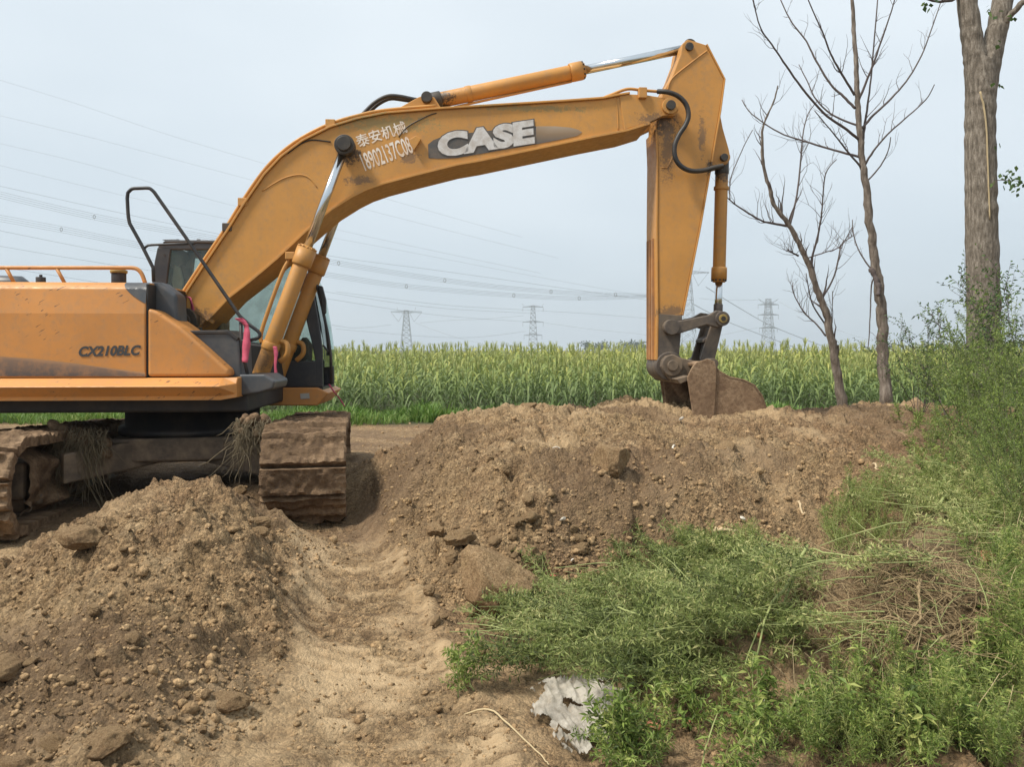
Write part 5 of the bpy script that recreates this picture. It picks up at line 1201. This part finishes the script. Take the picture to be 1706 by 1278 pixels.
for i in range(3):
    S, L_ = gen_shrub(i+70, 1.5, 9, .046, .0085, 9); SHR.append((S.mesh("stem", [M['twig']]), L_.mesh("leaf", [M['shrub']])))
FSH = []
for i in range(3):
    S, L_ = gen_shrub(i+90, 1.25, 9, .036, .0042, 18, .45, .2); FSH.append((S.mesh("stem", [M['shrubstem']]), L_.mesh("leaf", [M['weed']])))
def shrub(label, px, py, Y, hpx, var, kind, cat, group, lean=(0,0), rz=None):
    p = W(px, py, Y); z = float(height(np.array([p.x]), np.array([Y]))[0]); o = empty("leafy_shrub" if kind == 'shrub' else "tall_weed", (p.x, Y, z-.02), random.uniform(0,6.28) if rz is None else rz)
    h = CAMH-(hpx-CY)/F*Y-z; src = SHR if kind == 'shrub' else FSH; s = h/(1.45 if kind == 'shrub' else 1.2); o.scale = (s*.95,s*.95,s); o.rotation_euler.x = lean[0]; o.rotation_euler.y = lean[1]
    link("stem", src[var][0], o); tag(link("foliage", src[var][1], o), kind="stuff"); tag(o, label, cat, group)
g = "leafy shrubs round the thick trunk"
shrub("open leafy shrub arching towards the bare trees, left of the thick trunk", 1590, 690, 8.6, 500, 0, 'shrub', "shrub", g, (0,0))
shrub("leafy shrub spreading low behind the fine-leaved weeds, between bare tree and thick trunk", 1530, 690, 9.2, 535, 1, 'shrub', "shrub", g)
shrub("tallest leafy shrub, at the right edge beside the thick trunk", 1690, 690, 8.2, 425, 2, 'shrub', "shrub", g)
shrub("leafy shrub in front of the thick trunk's right side", 1672, 700, 7.6, 470, 1, 'shrub', "shrub", g)
g = "fine-leaved tall weeds growing at the right edge"
rw = random.Random(4)
for i, (x, y, Y, hp) in enumerate([(1655,760,6.6,510),(1610,740,7.0,560),(1690,760,6.2,520),(1630,800,6.0,560),(1668,820,5.6,580),(1700,860,5.0,600),(1560,800,6.2,690),
                                   (1640,860,5.2,670),(1685,880,4.8,700),(1610,880,5.0,730),(1715,940,4.2,690),(1660,920,4.5,760)]):
    shrub("tall feathery green weed standing in the thicket at the right edge", x, y, Y, hp, i % 3, 'weed', "weed", g)

# weed masses: upright, feathery and cut-and-laid
def mass(name, label, cat, regions, variants, mats, rng, sc, lean=None, zoff=0.0, yawm=None, tsh=(0,.1), flat=1.0):
    pos, scs, ln, yw = [], [], [], []
    for poly, n in regions:
        q = sample_poly(poly, n, rng); pos.append(hit(q[:,0], q[:,1])+np.array([0,0,zoff])); scs.append(rng.uniform(*sc, n))
        ln.append(np.abs(rng.normal(*lean, n)) if lean else rng.normal(scale=.2,size=n)); yw.append(rng.uniform(0,6.28,n) if yawm is None else rng.normal(yawm[0],yawm[1],n))
    pos = np.vstack(pos); n = len(pos); pos[:,2] += rng.uniform(0,1,n)*zoff
    ts = rng.normal(tsh[0],tsh[1],n)
    me = scatter(name, variants, mats, pos, rng, np.concatenate(scs), lean=np.concatenate(ln), yaw=np.concatenate(yw), tshift=ts, flat=flat)
    return tag(link(name, me), label, cat, None, "stuff")
rm = np.random.default_rng(21)
HEAP = [(1330,1010),(1450,930),(1560,895),(1670,925),(1680,1010),(1620,1120),(1500,1140),(1380,1130),(1310,1080)]
LAID = [(905,1006),(1000,985),(1100,970),(1130,925),(1230,905),(1320,930),(1400,960),(1420,990),(1320,1010),(1290,1090),(1250,1130),(1150,1150),(1000,1135),(900,1138),(860,1106),(885,1052)]
mass("cut_weeds", "heap of cut green weeds lying flat in the right foreground", "weeds", [(LAID, 330), ([(1130,925),(1230,905),(1320,930),(1300,1040),(1180,1080),(1120,1010)], 90)], WEEDA, [M['laid'],M['stem']], rm, (.42,.78), (1.40,.14), .05, (3.3,1.1), (.0,.22), .75)
mass("wilted_weeds", "yellowing uprooted weeds tipped over on the right-hand slope", "weeds", [([(1500,850),(1580,800),(1706,780),(1706,960),(1660,930),(1580,890),(1520,900)], 60),(HEAP, 10)], WEEDA, [M['laid'],M['stem']], rm, (.45,.75), (1.25,.25), .06, (2.6,.9), (.28,.1), .7)
mass("feathery_weeds", "bright feathery green weeds at the foot of the spoil bank", "weeds", [([(1375,865),(1450,835),(1520,850),(1500,915),(1420,945),(1375,930)], 75),([(1140,930),(1220,910),(1290,930),(1240,970),(1150,970)], 35),([(1500,860),(1600,820),(1640,880),(1540,900)], 30)], FEATH, [M['weed'],M['stem']], rm, (.40,.72), (.35,.25), 0, None, (.12,.1))
mass("green_weeds", "lush low green weeds filling the bottom right corner", "weeds", [([(1320,1278),(1340,1210),(1400,1175),(1500,1160),(1630,1130),(1680,1020),(1706,960),(1706,1300),(1280,1300)], 330),([(1600,900),(1706,860),(1706,1020),(1660,1000)], 70)], WEEDA+FEATH, [M['weed'],M['stem']], rm, (.20,.46), (.4,.3), 0, None, (.08,.22))
mass("sparse_weeds", "thin scattering of small green weeds near the bottom edge", "weeds", [([(1010,1278),(1040,1230),(1130,1180),(1260,1170),(1330,1200),(1290,1300),(1010,1300)], 34),([(760,1150),(800,1150),(800,1185),(765,1185)], 6),([(1500,700),(1600,690),(1610,800),(1520,830)], 50),([(1000,1235),(1040,1215),(1050,1278),(1010,1278)], 14)], SMALLW, [M['weed'],M['stem']], rm, (.5,1.0), (.7,.4), 0, None, (.05,.14))

def gen_broad(seed):
    rng = np.random.default_rng(seed); P = Plant(); h = rng.uniform(.14,.24); st = curve3(np.zeros(3), np.array([0,0,1.0]), h, rng, 6, .5); P.tube(st, .004, .0015, 1, 3); n = 16
    idx = rng.integers(1,6,n); a = np.arange(n)*2.4; D = np.stack([np.cos(a),np.sin(a),rng.uniform(-.1,.7,n)],-1); P.leaves(st[idx], D, rng.uniform(.028,.050,n), rng.uniform(.0055,.0095,n), rng, 0, .3, up=True); return P.arrays()
BROAD = [gen_broad(i+200) for i in range(4)]
mass("broad_leaved_weeds", "scattered broader-leaved weeds among the low green growth at bottom right", "weeds", [([(1320,1278),(1340,1210),(1500,1150),(1620,1110),(1706,980),(1706,1300)], 80), ([(1020,1278),(1060,1200),(1300,1190),(1310,1300)], 10)], BROAD, [M['weed'],M['stem']], rm, (.6,1.1), (.4,.3), 0, None, (.05,.2))
Pd = Plant(); q = sample_poly([(1300,1260),(1340,1180),(1500,1130),(1640,1080),(1706,900),(1706,1290)], 90, rm); h3 = hit(q[:,0], q[:,1])
for p in h3:
    c = curve3(p, rm.normal(size=3)*np.array([.6,.6,0])+np.array([0,0,1.0]), rm.uniform(.10,.30), rm, 6, .7, -.2); Pd.tube(c, .0020, .0009, 0, 3)
tag(link("dead_stems", Pd.mesh("dead_stems", [M['straw']])), "dry straw-coloured stems standing among the weeds at bottom right", "stems", None, "stuff")
ox = rm.uniform(2.0,5.2,150); oy = rm.uniform(2.2,7.0,150); k_ = ox/oy > 0.665; ox, oy = ox[k_], oy[k_]; op = np.stack([ox,oy,height(ox,oy)],-1)
me = scatter("slope_weeds", WEEDA+FEATH, [M['weed'],M['stem']], op, rm, rm.uniform(.3,.7,len(op)), .3, tshift=rm.normal(.1,.2,len(op))); tag(link("slope_weeds", me), "green weeds covering the slope at the far right", "weeds", None, "stuff")

# ------------------------------------------------------------------ uprooted heap: roots and straw
rr = np.random.default_rng(33); P = Plant()
q = sample_poly(HEAP, 1000, rr); h3 = hit(q[:,0], q[:,1])
for p in h3:
    d = rr.normal(size=3)*np.array([1,.8,.35])+np.array([.2,-.3,0]); c = curve3(p+np.array([0,0,rr.uniform(0,.09)]), d, rr.uniform(.05,.30), rr, 7, 1.6, -.25); r = rr.uniform(.0008,.0026); P.tube(c, r, r*.4, 0, 4)
tag(link("root_tangle", P.mesh("root_tangle", [M['root']])), "tangle of pale dry roots on the uprooted earth heap at right", "roots", None, "stuff")
P = Plant()
q = np.vstack([sample_poly(LAID, 130, rr), sample_poly(HEAP, 60, rr), sample_poly([(1500,860),(1600,820),(1700,830),(1700,930),(1560,900)], 50, rr)]); h3 = hit(q[:,0], q[:,1])
for p in h3:
    a = rr.normal(2.9,.8); c = curve3(p+np.array([0,0,rr.uniform(.05,.16)]), np.array([math.cos(a),math.sin(a),rr.normal()*.12]), rr.uniform(.15,.5), rr, 6, .35, -.15); r = rr.uniform(.0015,.0035); P.tube(c, r, r*.5, 0, 4)
tag(link("weed_stalks", P.mesh("weed_stalks", [M['stem']])), "pale bare stalks crossing the heap of cut weeds", "stalks", None, "stuff")
def stick(name, label, cat, pts, r, mat, lift=0.02, group=None):
    P = [hit1(x, y)+Vector((0,0,lift+ (dz if len(t)>2 else 0))) for t in pts for x, y, dz in [(t[0],t[1],t[2] if len(t)>2 else 0)]]
    c = P[0].copy(); P = smooth_path([p-c for p in P], 5); n = len(P); m = MB(); m.tube([p+Vector(rr.normal(size=3))*r*.3 for p in P], [r*(1-.55*i/n) for i in range(n)], 7)
    return tag(m.build(name, mat, None, loc=c), label, cat, group)
stick("bamboo_stick", "long thin dry stick lying across the bottom of the track path", "stick", [(775,1195),(815,1215),(855,1240),(900,1275),(915,1290)], .0045, M['straw'], .012)
stick("weed_stalk", "longest pale weed stalk leaning across the cut weeds", "stalk", [(1192,1035,.10),(1180,1080,.09),(1168,1130,.08),(1160,1172,.05)], .006, M['stem'], .06)
stick("weed_stalk", "pair of thick yellowish stalks slanting down from the root heap, upper one", "stalk", [(1345,1015,.10),(1310,1065,.08),(1280,1115,.06),(1255,1165,.03)], .008, M['stem'], .06)
stick("weed_stalk", "pair of thick yellowish stalks slanting down from the root heap, lower one", "stalk", [(1335,1030,.10),(1300,1085,.07),(1265,1130,.05),(1240,1160,.03)], .006, M['stem'], .05)
stick("weed_stalk", "straight pale stalk in the middle of the cut weeds", "stalk", [(1028,1070,.08),(1070,1078,.08),(1117,1088,.07)], .006, M['stem'], .06)
stick("weed_stalk", "long thin stalk lying level across the top of the root heap", "stalk", [(1350,1008,.1),(1420,998,.1),(1500,990,.1)], .005, M['stem'], .06)
stick("weed_stalk", "thick yellow stalk among the tipped-over weeds at right", "stalk", [(1560,905,.08),(1578,885,.10),(1596,868,.12)], .010, M['stem'], .05)
stick("pale_root", "long curved pale root drooping over the edge of the spoil bank", "root", [(1412,795),(1414,815),(1405,840),(1385,860),(1372,856)], .009, M['root'], .02)
stick("pale_root", "branching root standing out of the root heap, right", "root", [(1535,1000,.05),(1530,1040,.08),(1534,1085,.10),(1522,1095,.06),(1480,1080,.05),(1440,1072,.03)], .006, M['root'], .04)
stick("pale_root", "curved root reaching down to the weeds below the root heap", "root", [(1595,1090,.06),(1570,1120,.05),(1545,1140,.03),(1510,1137,.03)], .007, M['root'], .03)
stick("wood_splinter", "pale wood splinter on the lower face of the spoil bank", "splinter", [(1187,873),(1207,881),(1226,889)], .016, M['wood'], .012)
stick("wood_splinter", "short upright pale splinter at the right of the spoil bank", "splinter", [(1453,783),(1458,792),(1462,802)], .012, M['wood'], .015)
stick("wood_splinter", "thin splinter below the feathery weeds' top on the bank", "splinter", [(1331,851),(1336,865),(1341,878)], .010, M['wood'], .012)
stick("wood_splinter", "thin pale splinter in the right part of the bank beside the tall weeds", "splinter", [(1580,710),(1582,722),(1582,735)], .012, M['wood'], .02)
stick("wood_splinter", "white splinter high on the middle of the spoil bank", "splinter", [(1121,757),(1122,752),(1124,746)], .010, M['chip'], .01)

# ------------------------------------------------------------------ clods, stones and litter
def lump(seed, sub, flat=0.75, amp=0.3, ang=False):
    bm = bmesh.new(); bmesh.ops.create_icosphere(bm, subdivisions=sub, radius=1.0); rg = np.random.default_rng(seed)
    V = np.array([v.co for v in bm.verts]); Fq = np.array([[v.index for v in f.verts] for f in bm.faces]); bm.free()
    if ang:
        for _ in range(8):
            n = rg.normal(size=3); n /= np.linalg.norm(n); d = rg.uniform(.66,.92); s = V@n-d; V = V-np.outer(np.maximum(s,0)*.92, n)
    k = rg.normal(size=(8,3))*np.repeat([1.6,3.5,7,13],2)[:,None]; ph = rg.uniform(0,6.28,8); am = np.repeat([1,.55,.3,.15],2)
    f = 1+amp*(np.sin(V@k.T+ph)*am).sum(1)/2
    if sub > 3: f = f+0.10*(worley(V[:,0]*4+V[:,2]*2.1+9, V[:,1]*4-V[:,2]*2.7+5, seed)-.4)+0.05*(worley(V[:,0]*9+V[:,2]*5+9, V[:,1]*9-V[:,2]*6+5, seed+1)-.4)
    V = V*f[:,None]*np.array([1.1,.9,flat]); return V, Fq
MEDM = []
for i in range(8):
    V, Fq = lump(i+5, 4, .75, .22, True); MEDM.append(fastmesh("earth_clod", V, Fq, [M['clod']], smooth=(i % 2 == 0)))
TINY = [lump(i+30, 1, .82, .38, False) for i in range(10)]
rk = np.random.default_rng(8)
SOILPX = [([(0,980),(130,880),(290,800),(420,830),(520,900),(510,1000),(450,1200),(330,1278),(0,1278)], 6500),
          ([(600,790),(740,700),(900,690),(1400,700),(1530,800),(1380,850),(1320,930),(1100,975),(880,1010),(760,1020),(700,980),(640,880)], 6500),
          ([(640,840),(800,830),(1000,880),(1080,970),(880,1000),(760,1030),(700,1000),(640,930)], 1500),
          ([(480,1278),(520,1040),(570,900),(640,900),(760,1050),(900,1278)], 1100), ([(1000,1278),(1050,1190),(1280,1160),(1330,1120),(1560,1120),(1400,1180),(1280,1278)], 900),
          (HEAP, 700), ([(600,700),(740,700),(700,760),(600,770)], 300), ([(440,840),(560,840),(600,960),(500,980)], 500)]
Vs, Fs, n0 = [], [], 0
for poly, n in SOILPX:
    q = sample_poly(poly, n, rk); h3 = hit(q[:,0], q[:,1]); dens = perlin(h3[:,0]*1.8, h3[:,1]*1.8, 71)
    for p, dn in zip(h3, dens):
        if rk.uniform() > 0.72+0.6*dn: continue
        V, Fq = TINY[rk.integers(10)]; s = 0.0050*math.exp(rk.normal(0.1,.60))*(p[1]/4.0)**0.45; s = min(s, .034); a = rk.uniform(0,6.28); c, sn = math.cos(a), math.sin(a)
        U = V*s*rk.uniform(.75,1.25,3); Vs.append(np.c_[U[:,0]*c-U[:,1]*sn, U[:,0]*sn+U[:,1]*c, U[:,2]]+p+np.array([0,0,s*.05])); Fs.append(Fq+n0); n0 += len(V)
me = fastmesh("crumbled_earth", np.vstack(Vs), np.vstack(Fs), [M['clod']], smooth=True); tag(link("crumbled_earth", me), "loose crumbs of brown earth strewn over heaps and path", "earth crumbs", None, "stuff")
def clod(px, py, rpx, label, group=None, sx=1.0, sz=1.0, mesh=None, mat=None, name="earth_clod", cat="clod", sink=.3):
    p = hit1(px, py); s = rpx*p.y/F; o = link(name, mesh or MEDM[rk.integers(8)], None, p+Vector((0,0,s*sz*(.75-sink)))); o.scale = (s*sx, s*rk.uniform(.85,1.1), s*sz); o.rotation_euler = (rk.normal()*.2, rk.normal()*.2, rk.uniform(0,6.28) if mesh is None else 0)
    return tag(o, label, cat, group)
for poly, n, lab, grp in [(SOILPX[0][0], 42, "brown earth clod lying on the left heap", "clods on the left heap"),
                     ([(690,860),(880,850),(1020,890),(1080,960),(900,985),(770,980),(700,940)], 46, "brown earth clod fallen at the foot of the spoil bank", "clods at the foot of the spoil bank"),
                     ([(700,760),(900,700),(1350,710),(1400,830),(1100,880),(760,840)], 14, "brown earth clod stuck on the face of the spoil bank", "clods on the spoil bank face"),
                     ([(720,990),(850,1030),(900,1070),(840,1110),(700,1050)], 18, "brown earth clod beside the track path near the big block", "clods beside the track path")]:
    q = sample_poly(poly, n, rk)
    for x, y in q: clod(x, y, min(26, 6.0*math.exp(rk.normal(.25,.45))), lab, grp, rk.uniform(.9,1.3), rk.uniform(.8,1.1))
V, Fq = lump(77, 5, .78, .10, True); BIGM = fastmesh("earth_block", V, Fq, [M['clod']], smooth=True)
V, Fq = lump(79, 5, .8, .14, True); BIGM2 = fastmesh("earth_block", V, Fq, [M['clod']], smooth=True)
clod(826,1022,66, "big angular earth block at the foot of the spoil bank", None, 1.0, .95, BIGM, None, "earth_block", "earth block", -.05)
clod(180,1262,36, "flat-topped light brown clod at the bottom left of the photo", None, 1.1, .75, BIGM2, None, "earth_block", "earth block")
clod(35,1268,26, "rounded clod in the bottom left corner", None, 1.1, .8, BIGM2, None, "earth_block", "earth block")
clod(385,1185,24, "grey-brown clod on the pale sand beside the left heap", None, 1.4, .9, BIGM2, None, "earth_block", "earth block")
clod(140,945,30, "large clod on the left shoulder of the left heap", None, 1.2, .9, BIGM2, None, "earth_block", "earth block")
clod(1018,790,36, "smooth grey clay slab set in the face of the spoil bank", None, .85, 1.25, BIGM, None, "clay_slab", "clay slab", .8)
clod(745,692,16, "dark upright clod on the left crest of the spoil bank", None, 1.0, 1.2, BIGM2, None, "earth_block", "earth block")
clod(880,682,12, "brown clod on the crest left of the digger arm", None, 1.2, 1.0, BIGM, None, "earth_block", "earth block")
clod(1125,673,8, "small round clod beside the bucket mouth", None, 1.1, 1.0, BIGM, None, "earth_block", "earth block")
clod(398,832,15, "dark clod beside the right-hand track on the left heap", None, 1.1, .9, BIGM2, None, "earth_block", "earth block")
clod(885,935,17, "squarish tan stone among the fallen clods", None, .8, 1.2, BIGM2, None, "stone", "stone")
def chip(px, py, rpx, label, mat, name="litter_chip", cat="litter", sz=.35, rot=.3):
    p = hit1(px, py); s = rpx*p.y/F; V, Fq = lump(int(px), 3, 1.0, .12, True)
    if cat == "brick": V = np.sign(V)*np.minimum(np.abs(V), .62+.12*np.sin(V*5+px))*np.array([1.3,.9,1.0]); V[:,0] += .25*V[:,1]
    me = fastmesh(name, V, Fq, [mat]); o = link(name, me, None, p+Vector((0,-.01,s*sz+.012))); o.scale = (s, s*.8, s*sz); o.rotation_euler = (rot+.5, rk.normal()*rot, rk.uniform(0,6.28)); return tag(o, label, cat)
chip(938,854,6.5,"white flake on the middle of the spoil bank",M['chip'])
chip(927,752,6,"pinkish stone chip high on the spoil bank",M['chip'])
chip(921,966,5,"bright pink scrap at the foot of the spoil bank",M['pinkchip'])
chip(953,948,4,"small white scrap right of the pink scrap",M['chip'])
chip(1135,706,6,"crumpled white scrap just below the bucket",M['chip'])
chip(1237,867,6,"pale round chip above the feathery weeds",M['chip'])
chip(1274,1186,5,"white pebble between the cut weeds and the bottom edge",M['chip'],"white_pebble","pebble",.8)
chip(1364,1186,8,"pale wood chip in the weeds near the bottom edge",M['wood'],"wood_chip","wood chip",.5)
chip(1528,1160,12,"red brick fragment below the root heap",M['brick'],"brick_fragment","brick",.7)
chip(1645,932,20,"large broken red brick at the right end of the root heap",M['brick'],"brick_fragment","brick",.35)
chip(1265,1120,9,"red brick piece under the slanting stalks",M['brick'],"brick_fragment","brick",.6)
chip(1088,1225,14,"dull red brick lump right of the plastic sheet",M['brick'],"brick_fragment","brick",.6)
chip(1145,1207,7,"small brick crumb above the bottom edge weeds",M['brick'],"brick_fragment","brick",.6)
chip(322,921,5,"pale stone chip on the right shoulder of the left heap",M['chip'])
chip(1610,752,5,"pale chip high beside the tall weeds",M['chip'])

# crumpled plastic sheet
c0 = hit1(968,1208); nx, ny = 70, 90; xs = np.linspace(-.5,.5,nx); ts = np.linspace(0,1,ny); X, T = np.meshgrid(xs, ts); wdt = 0.15+0.11*np.sin(T*2.6+.35)-0.05*T
GXp = X*wdt*2*1.0+0.05*(T-.5)+0.02*perlin(T*5,X*0+2,81); GYp = (T-.5)*0.56+0.03*perlin(X*3,T*3,82)
gx = c0.x+GXp; gy = c0.y-GYp*1.0
fold = 0.018*np.abs(perlin(X*12+1.0*perlin(X*2,T*2,84),T*1.3,83))+0.012*np.abs(perlin(X*27,T*1.8,85))+0.003*perlin(X*40,T*9,86)
gz = zbase(gx,gy)+0.035+fold*1.5+0.015*(1-T)
nn = (np.arange(nx-1)[None,:]+np.arange(ny-1)[:,None]*nx); Fq = np.stack([nn,nn+1,nn+nx+1,nn+nx],-1).reshape(-1,4)
cX = X.ravel()[Fq].mean(1); cT = T.ravel()[Fq].mean(1); keep = ~((np.abs(cX) > .36+.12*perlin(cT*7,cX*2,87))|((cT > .85)&(perlin(cX*9,cT*3,88) > 0))|(perlin(cX*5+3,cT*6,89) > .52))
me = fastmesh("plastic_sheet", np.stack([gx-c0.x,gy-c0.y,gz-c0.z],-1).reshape(-1,3), Fq[keep], [M['film']], smooth=True)
o = link("plastic_sheet", me, None, c0); tag(o, "torn crumpled grey-white plastic sheet at the bottom of the cut weeds", "plastic sheet")

# ------------------------------------------------------------------ haze over the plain
hz = MB(); hz.box((-1650,-60,-1.2),(1650,1760,75)); m = bpy.data.materials.new("haze_air"); m.use_nodes = True; m.node_tree.nodes.clear()
out = m.node_tree.nodes.new("ShaderNodeOutputMaterial"); vol = m.node_tree.nodes.new("ShaderNodeVolumePrincipled")
vol.inputs["Color"].default_value = (0.90,0.955,1.0,1); vol.inputs["Density"].default_value = 0.0004; vol.inputs["Anisotropy"].default_value = 0.2
m.node_tree.links.new(vol.outputs[0], out.inputs["Volume"])
o = hz.build("haze", m); tag(o, "thin pale haze over the plain", "haze", None, "stuff")
